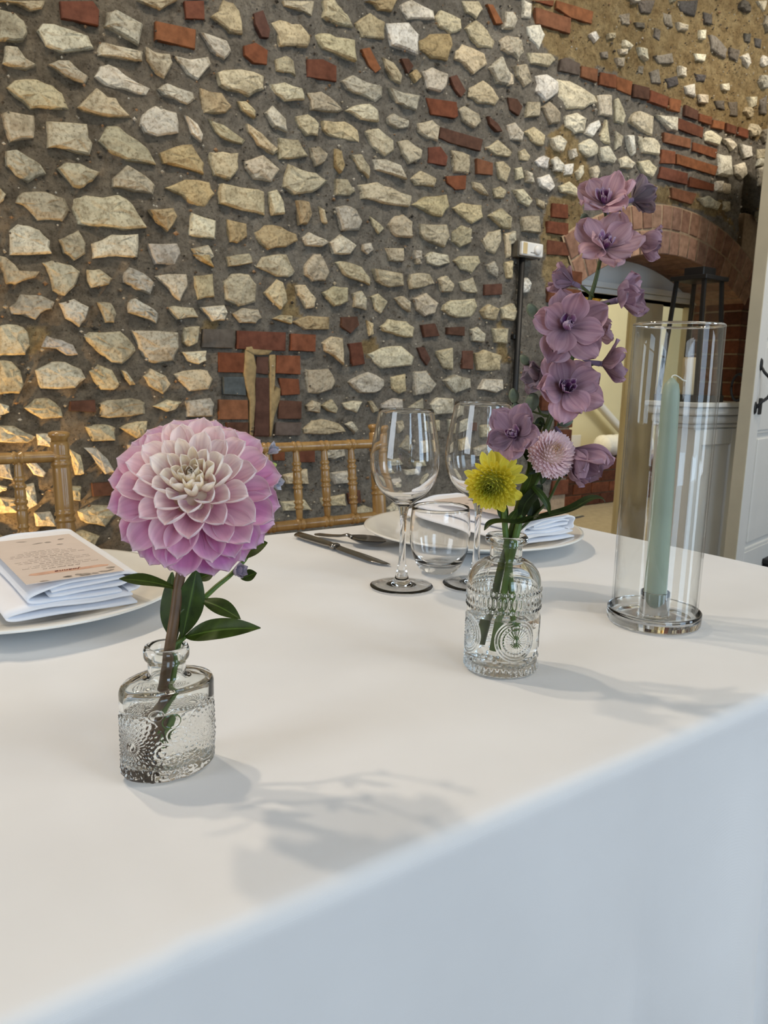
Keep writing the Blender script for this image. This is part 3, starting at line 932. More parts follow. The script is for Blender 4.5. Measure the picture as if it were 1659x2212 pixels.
# tan pointing smeared over the brick pier left of the chair
TANM = plain('tan_pointing', S(148, 128, 90), 0.95, 0, 0.2, 60, 0.8, 120)
for P in ([400,260,470,300,492,400,482,560,488,700,470,1000,440,1000,440,700,400,560,385,450],
          [610,300,660,300,655,460,640,560,700,590,695,680,640,850,620,1000,607,1000,607,500],
          [400,235,540,215,640,262,600,300,520,305,460,300,400,262]):
    q = []
    for i in range(0, len(P), 2):
        p = at_y(430+P[i]*420/1659, 690+P[i+1]*420/1659, YW-.012); q.append((p.x, p.z))
    v, f, c = piece('r', q, YW, r_, 0.010); mk('pointing', (v, f), TANM, wall, True)

# ---- brick arch: two rings of voussoirs, jambs
def vbrick(poly, y0, y1, kind):
    """prism of an x-z outline from y0 (front) to y1 with a softened front arris"""
    n = len(poly); c = (sum(p[0] for p in poly)/n, sum(p[1] for p in poly)/n)
    V = [Vector((p[0], y1, p[1])) for p in poly] + [Vector((p[0], y0+.003, p[1])) for p in poly]
    V += [Vector((c[0]+(p[0]-c[0])*.93, y0+r_.uniform(-.001, .001), c[1]+(p[1]-c[1])*.93)) for p in poly]
    F = []
    for a in (0, n):
        for i in range(n): F.append((a+i, a+(i+1) % n, a+n+(i+1) % n, a+n+i))
    F.append(tuple(range(2*n, 3*n)))
    cc = r_.choice(PAL[kind]); k = r_.uniform(.8, 1.1)
    mk('brick', (V, F), BRICK, wall, False, colors=[(cc[0]*k, cc[1]*k, cc[2]*k, 1)]*len(V))
PAL['v'] = [S(176, 140, 116), S(160, 124, 102), S(168, 132, 112), S(150, 114, 94)]
PAL['j'] = [S(108, 64, 46), S(96, 58, 44), S(118, 70, 50)]
a1 = math.asin((AHW+.02)/RI)
for ring, (q0, q1) in enumerate(((RI, RI+.103), (RI+.112, RE))):
    rm = (q0+q1)/2; n = int(2*a1*rm/0.0745)
    for i in range(n):
        b0 = -a1 + 2*a1*i/n + .0045/rm; b1 = -a1 + 2*a1*(i+1)/n - .0045/rm
        P = [(AXC+q*math.sin(b), AZ0+q*math.cos(b)) for q, b in ((q0, b0), (q0, b1), (q1, b1), (q1, b0))]
        vbrick(P, YW-.012+r_.uniform(-.003, .003), YW+.34, 'v')
PINK = plain('arch_pointing', S(158, 136, 110), 0.95, 0, 0.15, 60, 0.6, 160)
V, F = [], []
NS = 48
for i in range(NS+1):
    b = -a1-.004 + (2*a1+.008)*i/NS
    for q in (RI+.002, RE+.004):
        for y in (YW-.008, YW+.345): V.append(Vector((AXC+q*math.sin(b), y, AZ0+q*math.cos(b))))
for i in range(NS):
    a, b = 4*i, 4*i+4
    F += [(a, b, b+2, a+2), (a+1, a+3, b+3, b+1), (a, a+1, b+1, b), (a+2, b+2, b+3, a+3)]
mk('arch_pointing', (V, F), PINK, wall, True)
# right jamb: inner reveal and face courses
zj = 0.02; row = 0
XR = AXC+AHW
mk('jamb_core', join([box(XR+.008, XR+.12, YW-.001, YW+.345, 0, 1.43), box(XR+.12, XR+.26, YW+.10, YW+.345, 0, 1.9)]), PINK, wall, False)
while zj < 1.40:
    ys = [YW-.012, YW+.10, YW+.212, YW+.34] if row % 2 else [YW-.012, YW+.21, YW+.34]
    for y0, y1 in zip(ys[:-1], ys[1:]):
        if zj > 0.5:
            v, f = box(XR-.002, XR+.112 if y0 < YW else XR+.06, y0, y1-.009, zj, zj+.066, .003)
            cc = r_.choice(PAL['j']); k_ = r_.uniform(.75, 1.15)
            mk('brick', (v, f), BRICK, wall, False, colors=[(cc[0]*k_, cc[1]*k_, cc[2]*k_, 1)]*len(v))
    if zj > 0.5 and row % 2 == 0:
        v, f = box(XR+.12, XR+.225, YW+.085, YW+.12, zj, zj+.066, .003)
        cc = r_.choice(PAL['j']); mk('brick', (v, f), BRICK, wall, False, colors=[cc]*len(v))
    zj += .0755; row += 1
# left jamb
mk('jamb_core', box(AXC-AHW-.10, AXC-AHW-.006, YW-.001, YW+.345, 0, 1.43), PINK, wall, False)
zj = 0.48; row = 0
while zj < 1.46:
    x0 = AXC-AHW-(.205 if row % 2 else .105)
    v, f = box(x0, AXC-AHW+.002, YW-.012, YW+.1, zj, zj+.066, .003)
    cc = r_.choice(PAL['r']); k_ = r_.uniform(.7, 1.0)
    mk('brick', (v, f), BRICK, wall, False, colors=[(cc[0]*k_, cc[1]*k_, cc[2]*k_, 1)]*len(v))
    zj += .0755; row += 1
# ------------------------------------------------------------------ beyond the arch
struct('floor_back_room', box(2.2, 7.6, 2.342, 4.5, -0.05, 0.0), plain('greige_carpet', S(150, 138, 116), 0.95, 0, 0.1, 20))
struct('wall_back_room', join([box(2.2, 7.6, 4.4, 4.5, 0, 2.6), box(7.5, 7.6, 2.7, 4.4, 0, 2.6), box(2.2, 2.3, 2.7, 4.4, 0, 2.6)]), CREAMP)
struct('ceiling_back_room', box(2.2, 7.6, 2.42, 4.5, 2.6, 2.7), PLASTER)
YB = YW + 0.27
zb = at_y(1350, 617, YB).z
P = [(AXC-AHW, zb)] + [(AXC+RI*math.sin(a), AZ0+RI*math.cos(a)) for a in np.linspace(-a1, a1, 25).tolist()] + [(AXC+AHW, zb)]
n = len(P)
V = [Vector((x, YB, z)) for x, z in P] + [Vector((x, YB+.05, z)) for x, z in P]
F = [tuple(range(n)), tuple(range(2*n-1, n-1, -1))] + [(i, n+i, n+(i+1) % n, (i+1) % n) for i in range(n)]
t1 = struct('trim_1', (V, F), WHITEP)
mk('moulding', join([box(AXC-AHW, AXC+AHW, YB-.03, YB+.05, zb-.028, zb+.002, .004), box(AXC-AHW, AXC+AHW, YB-.015, YB+.05, zb-.055, zb-.029, .004)]), WHITEP, t1, False)
x0, x1 = at_y(1352, 850, YB+.03).x, at_y(1408, 850, YB+.03).x
t2 = struct('trim_2', box(x0, x1, YB, YB+.06, 0, zb-.05, .006), FRAMEP)
mk('bead', box(x0-.012, x0+.004, YB-.008, YB+.03, 0, zb-.05, .003), FRAMEP, t2, False)
xr_ = at_y(1468, 850, YB+.03).x
struct('trim_3', box(xr_, AXC+AHW, YB, YB+.06, 0, zb-.05, .006), FRAMEP)

# brick plinth in the back room with its bricks
pl = thing('brick_plinth', (4.9, 4.2, 0), 'low red brick plinth against the cream wall beyond the arch', 'plinth')
zt = at_y(1330, 990, 4.0).z
mk('core', box(3.6, 6.6, 4.006, 4.396, 0, zt-.004), PINK, pl, False)
nrow = max(3, int(zt/.0755)); hh = zt/nrow
for j in range(nrow):
    x = 4.0 + (j % 2)*.11
    while x < 6.3:
        v, f = box(x, x+.213, 3.99, 4.10, j*hh+.006, (j+1)*hh-.003, .003)
        cc = r_.choice(PAL['j']); k_ = r_.uniform(.7, 1.1)
        mk('brick', (v, f), BRICK, pl, False, colors=[(cc[0]*k_, cc[1]*k_, cc[2]*k_, 1)]*len(v)); x += .2225
# rolled white towel with a dark loop on the plinth
c0 = at_y(1292, 962, 4.12); c1 = at_y(1400, 966, 4.12); rr = (at_y(1340, 938, 4.12).z-zt)/2
TOWEL = plain('white_quilted_cotton', S(232, 230, 222), 0.9, 0, 0.05, 60, 0.8, 90)
rt = thing('rolled_towel', (c0.x, 4.12, zt), 'puffy white roll with a dark loop on the brick plinth', 'towel')
pts = [(c0.x + (c1.x-c0.x)*t, 4.12, zt+rr) for t in np.linspace(0, 1, 29).tolist()]
mk('roll', tube(pts, [rr*(1-.14*(i % 4 == 0))*min(1, .5+.25*min(i, 28-i)) for i in range(29)], 16), TOWEL, rt)
q = at_y(1345, 970, 4.12)
ri = [(q.x+.07*math.cos(a), 4.12-rr-.012, zt+rr*.75+.045*math.sin(a)) for a in np.linspace(0, 2*math.pi, 25).tolist()]
mk('loop', tube(ri, .009, 8), BLACK, rt)
# white slanting handrail and small objects
p0, p1 = at_y(1255, 830, 4.3), at_y(1352, 940, 4.30)
hr = thing('handrail', p1, 'thick white handrail slanting down across the cream back room', 'handrail')
mk('rail', tube([p0 + (p1-p0)*t for t in np.linspace(-.5, 1.0, 8).tolist()], [.03, .034, .036], 14), WHITEP, hr)
mk('bracket', tube([p0+Vector((0, 0, -.02)), p0+Vector((0, .1, -.05))], .012, 8), WHITEP, hr)
q = at_y(1404, 655, 4.38)
ws = thing('wall_speaker', q, 'square cream wall unit with round black face beyond the arch', 'speaker')
mk('case', box(q.x-.085, q.x+.085, 4.33, 4.40, q.z-.085, q.z+.085, .012), CREAMP, ws, False)
mk('face', lathe([(0, 0), (.055, 0), (.062, .006), (.062, .02), (0, .02)], 28), BLACK, ws, True, M4(frame((0, -1, 0)), (q.x, 4.325, q.z)) @ Matrix.Translation((0, 0, -.008)))
q = at_y(1275, 640, 4.36)
go = thing('gold_ornament', q, 'small gold ornament on the cream wall behind the lilac spire', 'ornament')
GOLD = plain('gold_leaf', S(190, 140, 60), 0.35, 1.0, 0.2, 90)
mk('disc', lathe([(0, .012), (.07, .02), (.10, .01), (.13, .028), (.15, .012), (.15, 0), (0, 0)], 24), GOLD, go, True, M4(frame((0, -1, 0)), (q.x, 4.385, q.z)))
for k_ in range(8):
    a = 2*math.pi*k_/8
    mk('ray', lathe([(0, 0), (.02, .01), (0, .05)], 8), GOLD, go, True, M4(frame((math.cos(a), 0, math.sin(a))), (q.x+.145*math.cos(a), 4.378, q.z+.145*math.sin(a))))
q = at_y(1282, 952, 4.12)
nc = thing('notice_card', (q.x, 4.25, zt), 'small white card propped against the cream wall on the plinth', 'card')
mk('card', box(q.x-.07, q.x+.06, 4.30, 4.306, zt, zt+.17, .001), WHITEP, nc, False)
mk('stand', box(q.x-.02, q.x+.01, 4.306, 4.34, zt, zt+.05, .002), WHITEP, nc, False)
q = at_z(1262, 1112, 0.0)
vz = thing('floor_vase', (q.x, q.y, 0), 'frosted glass vase on the carpet in front of the brick plinth', 'vase')
mk('body', lathe([(0, .004), (.09, .004), (.10, .03), (.11, .2), (.13, .33), (.135, .34), (.125, .34), (.10, .2), (.09, .03), (0, .02)], 32), plain('frosted_glass', S(210, 208, 200), 0.5, 0, 0.05, 8, Transmission_Weight=0.6), vz)
mk('band', lathe([(.134, .325), (.139, .33), (.139, .342), (.134, .345)], 32, True), WHITEP, vz)

# white pedestal beside the arch with a black lantern on it
YP = 2.16
xl, xr = at_y(1446, 868, YP).x, at_y(1578, 868, YP).x; zc = at_y(1500, 867, YP).z; xm = (xl+xr)/2
pe = thing('pedestal', (xm, YP, 0), 'white painted panelled pedestal carrying the black lantern', 'pedestal')
d0 = .15
mk('cap', join([box(xl, xr, YP-d0, YP+d0*.9, zc-.022, zc, .004), box(xl+.012, xr-.012, YP-d0+.012, YP+d0*.85, zc-.06, zc-.023, .010),
                box(xl+.035, xr-.035, YP-d0+.03, YP+d0*.8, zc-.10, zc-.061, .012), box(xl+.055, xr-.055, YP-d0+.045, YP+d0*.8, zc-.12, zc-.101, .006)]), WHITEP, pe, False)
sx0, sx1, sy0 = xl+.075, xr-.075, YP-d0+.06
mk('shaft', box(sx0, sx1, sy0, YP+d0*.75, .1, zc-.12), WHITEP, pe, False)
for a_, b_ in ((sx0, sx0+.06), (sx1-.06, sx1)): mk('stile', box(a_, b_, sy0-.012, sy0+.002, .1, zc-.125, .004), WHITEP, pe, False)
mk('rail', box(sx0+.06, sx1-.06, sy0-.012, sy0+.002, zc-.20, zc-.125, .004), WHITEP, pe, False)
mk('plinth', box(xl+.04, xr-.04, YP-d0+.03, YP+d0*.85, 0, .1, .006), WHITEP, pe, False)
LC = Vector((at_y(1484, 850, YP).x, YP-.01, zc)); lz = at_y(1512, 590, YP).z - zc
la = thing('lantern', LC, 'tall black glazed lantern with a cream candle standing on the white pedestal', 'lantern')
b_, t_ = .098, .070
def corner(h, sx, sy):
    w = b_ + (t_-b_)*h
    return Vector((LC.x+sx*w, LC.y+sy*w, zc+.03+h*(lz-.07)))
mk('base', box(LC.x-.112, LC.x+.112, LC.y-.112, LC.y+.112, zc, zc+.032, .004), BLACK, la, False)
for sx in (-1, 1):
    for sy in (-1, 1): mk('post', tube([corner(0, sx, sy), corner(1, sx, sy)], .011, 4), BLACK, la, False)
for (s1, s2) in (((-1, -1), (1, -1)), ((1, -1), (1, 1)), ((1, 1), (-1, 1)), ((-1, 1), (-1, -1))):
    a_, b2, c_, d_ = corner(.01, *s1), corner(.01, *s2), corner(.99, *s2), corner(.99, *s1)
    nrm = (b2-a_).cross(d_-a_).normalized()*.001
    mk('pane', ([a_+nrm, b2+nrm, c_+nrm, d_+nrm, a_-nrm, b2-nrm, c_-nrm, d_-nrm], [(0,1,2,3), (7,6,5,4), (0,4,5,1), (1,5,6,2), (2,6,7,3), (3,7,4,0)]), THIN, la, False)
mk('roof', join([box(LC.x-.092, LC.x+.092, LC.y-.092, LC.y+.092, zc+lz-.04, zc+lz-.02, .003), box(LC.x-.05, LC.x+.05, LC.y-.05, LC.y+.05, zc+lz-.02, zc+lz+.02, .004)]), BLACK, la, False)
pc = thing('pillar_candle', (LC.x, LC.y, zc+.032), 'cream pillar candle inside the black lantern', 'candle')
WAXC = plain('cream_wax', S(228, 205, 165), 0.5, 0, 0.03, 10)
mk('wax', lathe([(0, 0), (.038, 0), (.04, .004), (.04, .165), (.036, .172), (.02, .166), (0, .164)], 28, c=(LC.x, LC.y, zc+.032)), WAXC, pc)
mk('wick', tube([(LC.x, LC.y, zc+.19), (LC.x+.002, LC.y, zc+.212)], .0015, 6), BLACK, pc)

# open white door at the right with iron latch
dc = at_d(1627, 850, 3.5); ang = math.radians(11.0)
dm = Matrix.Translation((dc.x, dc.y, 0)) @ Matrix.Rotation(ang, 4, 'Z')
DW, DH, DT = .92, 2.36, .055
door = obj('door_1', mesh('door_1', *box(0, DW, .012, DT, .01, DH, .002), smooth=False, mat=WHITEP), None, dm); tag(door, kind='structure')
mk('edge', box(-.003, .004, .0, DT, .01, DH, .001), FRAMEP, door, False, dm)
for a_, b_, c_, d_ in ((0, .115, .01, DH), (DW-.11, DW, .01, DH), (.115, DW-.11, .01, .2), (.115, DW-.11, .78, 1.16), (.115, DW-.11, DH-.12, DH)):
    mk('stile', box(a_, b_, 0, .014, c_, d_, .003), WHITEP, door, False, dm)
for z0, z1 in ((.2, .78), (1.16, DH-.12)):
    mk('panel', box(.155, DW-.15, .004, .014, z0+.04, z1-.04, .005), WHITEP, door, False, dm)
    for bx in (box(.115, .13, .004, .016, z0, z1, .003), box(DW-.125, DW-.11, .004, .016, z0, z1, .003), box(.13, DW-.125, .004, .016, z0, z0+.015, .003), box(.13, DW-.125, .004, .016, z1-.015, z1, .003)):
        mk('bead', bx, WHITEP, door, False, dm)
zl = .985
hp = spline([(.062, -.004, zl+.085), (.062, -.02, zl+.06), (.075, -.045, zl+.03), (.085, -.05, zl-.005), (.075, -.045, zl-.045), (.052, -.02, zl-.075), (.045, -.004, zl-.10)], 5)
lt = mk('latch', tube(hp, [.006, .007, .008, .008, .007, .006], 10), BLACK, door, True, dm)
for zz, xx in ((zl+.095, .062), (zl-.10, .045)):
    mk('plate', lathe([(0, 0), (.016, 0), (.012, .006), (0, .007)], 14), BLACK, lt, True, dm @ Matrix.Translation((xx, 0, zz)) @ Matrix.Rotation(math.pi/2, 4, 'X') @ Matrix.Diagonal((1, 1.9, 1, 1)))
mk('keyhole_plate', box(.085, .125, -.006, .002, zl-.13, zl-.055, .003), BLACK, door, False, dm)
rg = [(.045+.0*math.cos(a), DT+.03+.028*math.cos(a), zl-.01+.055*math.sin(a)) for a in np.linspace(0, 2*math.pi, 25).tolist()]
rg = [(.045, DT+.028+.030*math.cos(a), zl-.01+.06*math.sin(a)) for a in np.linspace(0, 2*math.pi, 25).tolist()]
mk('pull_ring', tube(rg, .006, 8), BLACK, door, True, dm)
# dark low box on the floor by the door
q = at_z(1648, 1200, .12)
fb = thing('floor_box', (q.x, q.y, 0), 'black low box on the floor beside the open white door', 'box')
mk('body', box(q.x-.09, q.x+.35, q.y-.2, q.y+.12, 0, .10, .01), BLACK, fb, False)
mk('lid', box(q.x-.1, q.x+.36, q.y-.21, q.y+.13, .10, .125, .006), BLACK, fb, False)

# thermostat box and black conduit on the wall
s0, s1 = at_y(1128, 517, YW-.05), at_y(1172, 563, YW-.05)
sw = thing('wall_switch', (s0.x, YW, s1.z), 'white dimmer switch box with round dial on the stone wall', 'switch')
xa, xb, za, zb2 = s0.x, s1.x, s1.z+.01, s0.z-.005
mk('back_box', box(xa-.004, xb-.01, YW-.035, YW+.005, za-.005, zb2+.005, .003), plain('grey_plastic', S(90, 86, 76), 0.6), sw, False)
mk('front_plate', box(xa, xb, YW-.052, YW-.034, za, zb2, .006), WHITEP, sw, False)
mk('side_strip', box(xa+.006, xa+.03, YW-.0535, YW-.05, za+.006, zb2-.004, .001), plain('buff_plastic', S(206, 184, 136), 0.5), sw, False)
mk('dial', lathe([(0, .010), (.019, .010), (.022, .007), (.024, 0), (0, 0)], 28), WHITEP, sw, True, M4(frame((0, -1, 0)), (xb-.036, YW-.052, zb2-.028)) @ Matrix.Diagonal((.8, .8, 1, 1)))
for kx in range(5): mk('printed_mark', box(xa+.05+kx*.005, xa+.0535+kx*.005, YW-.0526, YW-.0518, za+.012, za+.0155), BLACK, sw, False)
cp = at_y(1127, 562, YW-.02)
cn = thing('conduit', (cp.x, YW-.02, .3), 'black vertical conduit pipe running down from the switch box', 'pipe')
mk('pipe', tube([(cp.x, YW-.022, .2), (cp.x, YW-.022, za-.002)], .0125, 14), BLACK, cn)
for zz in (.6, 1.15): mk('clip', box(cp.x-.02, cp.x+.02, YW-.02, YW+.005, zz, zz+.02, .003), BLACK, cn, False)

# ------------------------------------------------------------------ chairs behind the table
WOOD = m_wood('golden_beech', S(146, 106, 54), S(182, 142, 84))
def ringed(p0, p1, r0, r1, rings, n=14, taper=None, k=60):
    """turned bamboo-style rod with paired rings"""
    p0, p1 = Vector(p0), Vector(p1); L = (p1-p0).length; P, R = [], []
    ts = sorted(set([i/k for i in range(k+1)] + [t+d/L for t in rings for d in (-.010, -.008, -.006, -.004, -.0015, 0, .0015, .004, .006, .008, .010) if 0 < t+d/L < 1]))
    for t in ts:
        r = r0+(r1-r0)*t
        if taper: r *= 1-taper*abs(2*t-1)**2.2
        for q in rings:
            d = abs(t-q)*L
            if d < .011: r += (.0016 if .002 < d < .008 else -.0006)
        P.append(p0.lerp(p1, t)); R.append(r)
    return tube(P, R, n)
def make_chair(xr, yb, label):
    """xr: x of the right back post, yb: y of the back at the top"""
    ch = thing('chiavari_chair', (xr-.2, yb-.2, 0), label, 'chair', 'bamboo-style wooden chairs along the stone wall')
    wd, zt_, lean = .405, .872, .055
    pos = lambda x, z: Vector((x, yb-lean*(zt_-z)/.45 if z > .42 else yb-lean, z))
    for x in (xr, xr-wd):
        mk('back_post', join([ringed(pos(x, .42), pos(x, zt_), .0155, .0150, (.18, .46, .72, .93)), ringed((x, yb-lean, 0), pos(x, .42), .0145, .0155, (.2, .6)),
            xf(lathe([(0, 0), (.0135, 0), (.0135, .006), (.0175, .010), (.0175, .0155), (.012, .018), (0, .018)], 18), Matrix.Translation(pos(x, zt_)))]), WOOD, ch)
    zr, zl_ = .848, .690
    mk('top_rail', ringed(pos(xr-wd, zr), pos(xr, zr), .0098, .0098, tuple((i+1)/6 for i in range(5)), 12), WOOD, ch)
    mk('lower_rail', ringed(pos(xr-wd, zl_), pos(xr, zl_), .0105, .0105, tuple((i+1)/6 for i in range(5)), 12), WOOD, ch)
    for i in range(5):
        x = xr-wd*(i+1)/6
        mk('spindle', ringed(pos(x, zl_+.008), pos(x, zr-.006), .0092, .0092, (.22, .5, .76), 10, taper=.38, k=24), WOOD, ch)
    mk('seat', box(xr-wd-.01, xr+.01, yb-lean-.40, yb-lean+.012, .435, .46, .008), WOOD, ch, False)
    mk('cushion', box(xr-wd+.005, xr-.005, yb-lean-.39, yb-lean-.02, .46, .50, .015), plain('ivory_cushion', S(222, 214, 196), 0.9), ch)
    for x in (xr, xr-wd):
        mk('front_leg', ringed((x, yb-lean-.385, 0), (x, yb-lean-.385, .436), .013, .0155, (.25, .6)), WOOD, ch)
        mk('stretcher', ringed((x, yb-lean-.372, .2), (x, yb-lean-.012, .2), .008, .008, (.33, .66), 10), WOOD, ch)
    return ch
make_chair(.998, 1.392, 'golden bamboo-style chair beside the wine glasses, backed by the brick pier')
make_chair(.338, 1.392, 'golden bamboo-style chair at the far left behind the nearer plate')

# ------------------------------------------------------------------ table and cloth
TX0, TX1, TY0, TY1 = -.80, 1.046, .302, 1.050
tb = thing('trestle_table', (.12, .67, 0), 'long trestle table hidden under the white cloth', 'table')
TWOOD = m_wood('plain_plywood', S(150, 120, 84), S(176, 146, 104), 0.6)
mk('table_top', box(TX0+.014, TX1-.014, TY0+.014, TY1-.014, TZ-.03, TZ-.003, .002), TWOOD, tb, False)
for x in (TX0+.12, TX1-.15):
    for y in (TY0+.08, TY1-.22): mk('leg', tube([(x, y, 0), (x, y, TZ-.03)], .015, 10), BLACK, tb)
xc = at_z(405, 2040, TZ).x
us = np.concatenate([np.linspace(-.38, -.10, 8), np.linspace(-.085, .05, 28)])
def axis(lo, hi, d0, d1, n):
    a, b = [np.concatenate([-np.linspace(q, .03, 12), np.linspace(-.03, .0, 10)[1:]]) for q in (d0, d1)]
    return np.concatenate([lo+a, np.linspace(lo, hi, n)[1:-1], (hi-b)[::-1]])
UX, UY = axis(TX0, TX1, .55, .55, 150), axis(TY0, TY1, .58, .20, 70)
RC = .011
def wrap(e):
    s = np.sign(e); e = np.abs(e); q = RC*math.pi/2
    t = np.minimum(e, q)/RC
    return s*RC*np.sin(t), RC*(1-np.cos(t)) + np.maximum(e-q, 0)
GX, GY = np.meshgrid(UX, UY)
ex = np.where(GX < TX0, GX-TX0, np.where(GX > TX1, GX-TX1, 0)); ey = np.where(GY < TY0, GY-TY0, np.where(GY > TY1, GY-TY1, 0))
ox, dx = wrap(ex); oy, dy = wrap(ey)
top = (np.abs(ex)+np.abs(ey) < .001)
PX, PY = np.clip(GX, TX0, TX1)+ox, np.clip(GY, TY0, TY1)+oy
dr = np.maximum(dx, dy); PZ = TZ-dr
PZ = PZ + np.where(dr < .01, .0009*vnoise(GX*9, GY*7)+.0005*vnoise(GX*21+4, GY*17) + .0016*np.exp(-((GX-xc)/.0050)**2), 0)
amp = np.clip(dr-.04, 0, 1)
fold = amp*(.24*np.sin(GX*17+2.2*vnoise(GX*3, GX*0+2.0))*np.clip((GX-.25)/.35, 0, 1) + .012*vnoise(GX*7, dr*2))
PY = PY + np.where(ey < 0, -np.abs(fold)*.6-.02*amp + .0008*np.exp(-((GX-xc)/.005)**2), np.where(ey > 0, np.abs(fold)*.5, 0))
PX = PX + np.where(ex > 0, amp*.05*np.sin(GY*19), np.where(ex < 0, -amp*.05*np.sin(GY*19), 0))
nx = len(UX); V = np.stack([PX, PY, PZ], -1).reshape(-1, 3).tolist()
F = [(j*nx+i, j*nx+i+1, (j+1)*nx+i+1, (j+1)*nx+i) for j in range(len(UY)-1) for i in range(nx-1)]
cl = mk('tablecloth', (V, F), CLOTH); tag(cl, 'white linen cloth draped over the long table', 'tablecloth')

# ------------------------------------------------------------------ plates, napkins, menu cards
PAPER = plain('blush_card', S(214, 198, 186), 0.7, 0, 0.03, 20)
INK, INKG = plain('dark_ink', S(70, 58, 54), 0.8), plain('grey_print', S(158, 144, 134), 0.8, 0, 0.2, 300)
BAND = plain('terracotta_wash', S(206, 164, 140), 0.8, 0, 0.10, 120)
NAME = plain('rust_ink', S(120, 52, 40), 0.8)
def place_setting(cx, cy, lab_p, lab_n, lab_c, seed, name_line):
    r = random.Random(seed); PZ0 = TZ+.0024
    p = thing('dinner_plate', (cx, cy, PZ0), lab_p, 'plate', 'white place-setting plates')
    mk('plate_body', lathe([(0, .004), (.095, .004), (.105, .006), (.135, .013), (.163, .0195), (.1652, .0208), (.1645, .0225), (.160, .0222), (.130, .0165), (.108, .0105), (.098, .0085), (0, .0085)], 96, c=(cx, cy, PZ0)), CHINA, p)
    mk('foot_ring', lathe([(.085, 0), (.090, 0), (.092, .005), (.083, .005)], 64, True, c=(cx, cy, PZ0)), CHINA, p)
    # napkin: folded linen, end-on folds face the camera; strip profile in x-z swept along y
    nx0, ny0, L = cx-.034, cy-.133, .262; zb_ = PZ0+.0215
    np_ = thing('folded_napkin', (nx0+.06, cy, zb_), lab_n, 'napkin', 'folded white napkins')
    def fold_strip(prof, th, y0, y1, name, sk=0.0):
        prof = spline([Vector((a, 0, b)) for a, b in prof], 5)
        nseg = 14; V, F = [], []; m = len(prof)
        for j in range(nseg+1):
            t = j/nseg; y = y0+(y1-y0)*t
            sag = -.010*math.sin(math.pi*min(1, t*1.3))*0
            for i, q in enumerate(prof):
                a = prof[max(i-1, 0)]; b = prof[min(i+1, m-1)]; tn = (b-a).normalized(); nn = Vector((-tn.z, 0, tn.x))
                w = .0006*math.sin(9*t+i*.35+seed)
                for s_ in (.5, -.5):
                    c = q + nn*(th*s_+w*.5)
                    V.append(Vector((nx0+c.x+sk*t, y + .0015*math.sin(i*.7+seed), zb_+c.z+sag)))
        st = 2*m
        for j in range(nseg):
            for i in range(m-1):
                a = j*st+2*i; F += [(a, a+st, a+st+2, a+2), (a+1, a+3, a+st+3, a+st+1)]
            for i in (0, m-1):
                a = j*st+2*i; F.append((a, a+1, a+st+1, a+st))
        for j in (0, nseg):
            for i in range(m-1): a = j*st+2*i; F.append((a, a+2, a+3, a+1))
        mk(name, (V, F), NAPKIN, np_, True)
    k_ = .001
    fold_strip([(.112, .0015), (.06, .0012), (.012, .0015), (-.004, .003), (.004, .008), (.03, .0095), (.075, .0085), (.108, .0095)], .0022, ny0, ny0+L, 'lower_fold')
    fold_strip([(.100, .0125), (.060, .0115), (.030, .0125), (.016, .0145), (.022, .0215), (.05, .0275), (.085, .0290), (.108, .0290), (.1165, .0265), (.1175, .019), (.114, .013), (.106, .0112)], .0022, ny0+.008, ny0+L-.01, 'upper_fold')
    fold_strip([(.034, .0165), (.055, .0172), (.09, .0185), (.104, .0195), (.106, .0225), (.100, .0245), (.07, .0238), (.036, .0205)], .0022, ny0+.009, ny0+L-.012, 'inner_fold')
    # card
    kx, ky, kz = nx0+.014, ny0+.005, zb_+.0312; CW, CL = .088, .198
    cm = Matrix.Translation((kx, ky, kz)) @ Matrix.Rotation(math.radians(-1.0), 4, 'Y')
    c = thing('menu_card', (kx, ky, kz), lab_c, 'card', 'printed menu cards')
    mk('card_sheet', box(0, CW, 0, CL, 0, .0006), PAPER, c, False, cm)
    def flat(pts, h=.0008): return [Vector((a, b, h)) for a, b in pts], [tuple(range(len(pts)))]
    # print runs upside-down to the camera: heading nearest the camera edge
    bp = [(.008, .030), (.014, .0255), (.03, .0262), (.05, .0255), (.08, .0265), (.083, .0315), (.075, .0352), (.055, .0342), (.03, .0365), (.011, .0350)]
    mk('brush_band', flat(bp, .0007), BAND, c, False, cm)
    words = []
    yy = .046
    rows = [(.5, .004, 1), (.92, .0022, 0), (.75, .0022, 0), (.45, .004, 1), (.9, .0022, 0), (.95, .0022, 0), (.6, .0022, 0), (.4, .004, 1), (.95, .0022, 0), (.9, .0022, 0), (.7, .0022, 0), (.5, .0022, 0)]
    for wfrac, hgt, script in rows:
        x = CW/2 - wfrac*CW*.44; xe = CW/2 + wfrac*CW*.44
        while x < xe:
            wl_ = r.uniform(.003, .008)
            if x+wl_ > xe+.003: break
            n_ = max(2, int(wl_/.0011)); 
            for s_ in range(n_):
                h_ = hgt*r.uniform(.55, 1.0); a = x + wl_*s_/n_
                words.append(flat([(a, yy), (a+.00065, yy), (a+.00065+.3*h_*script, yy+h_), (a+.3*h_*script, yy+h_)]))
            x += wl_+.0016
        yy += .0085 if script else .0068
    words = [w for w in words if max(q.y for q in w[0]) < CL-.045]
    tag(mk('printed_text', join(words), INKG, c, False, cm), 'rows of tiny grey print', kind='stuff')
    lv = []
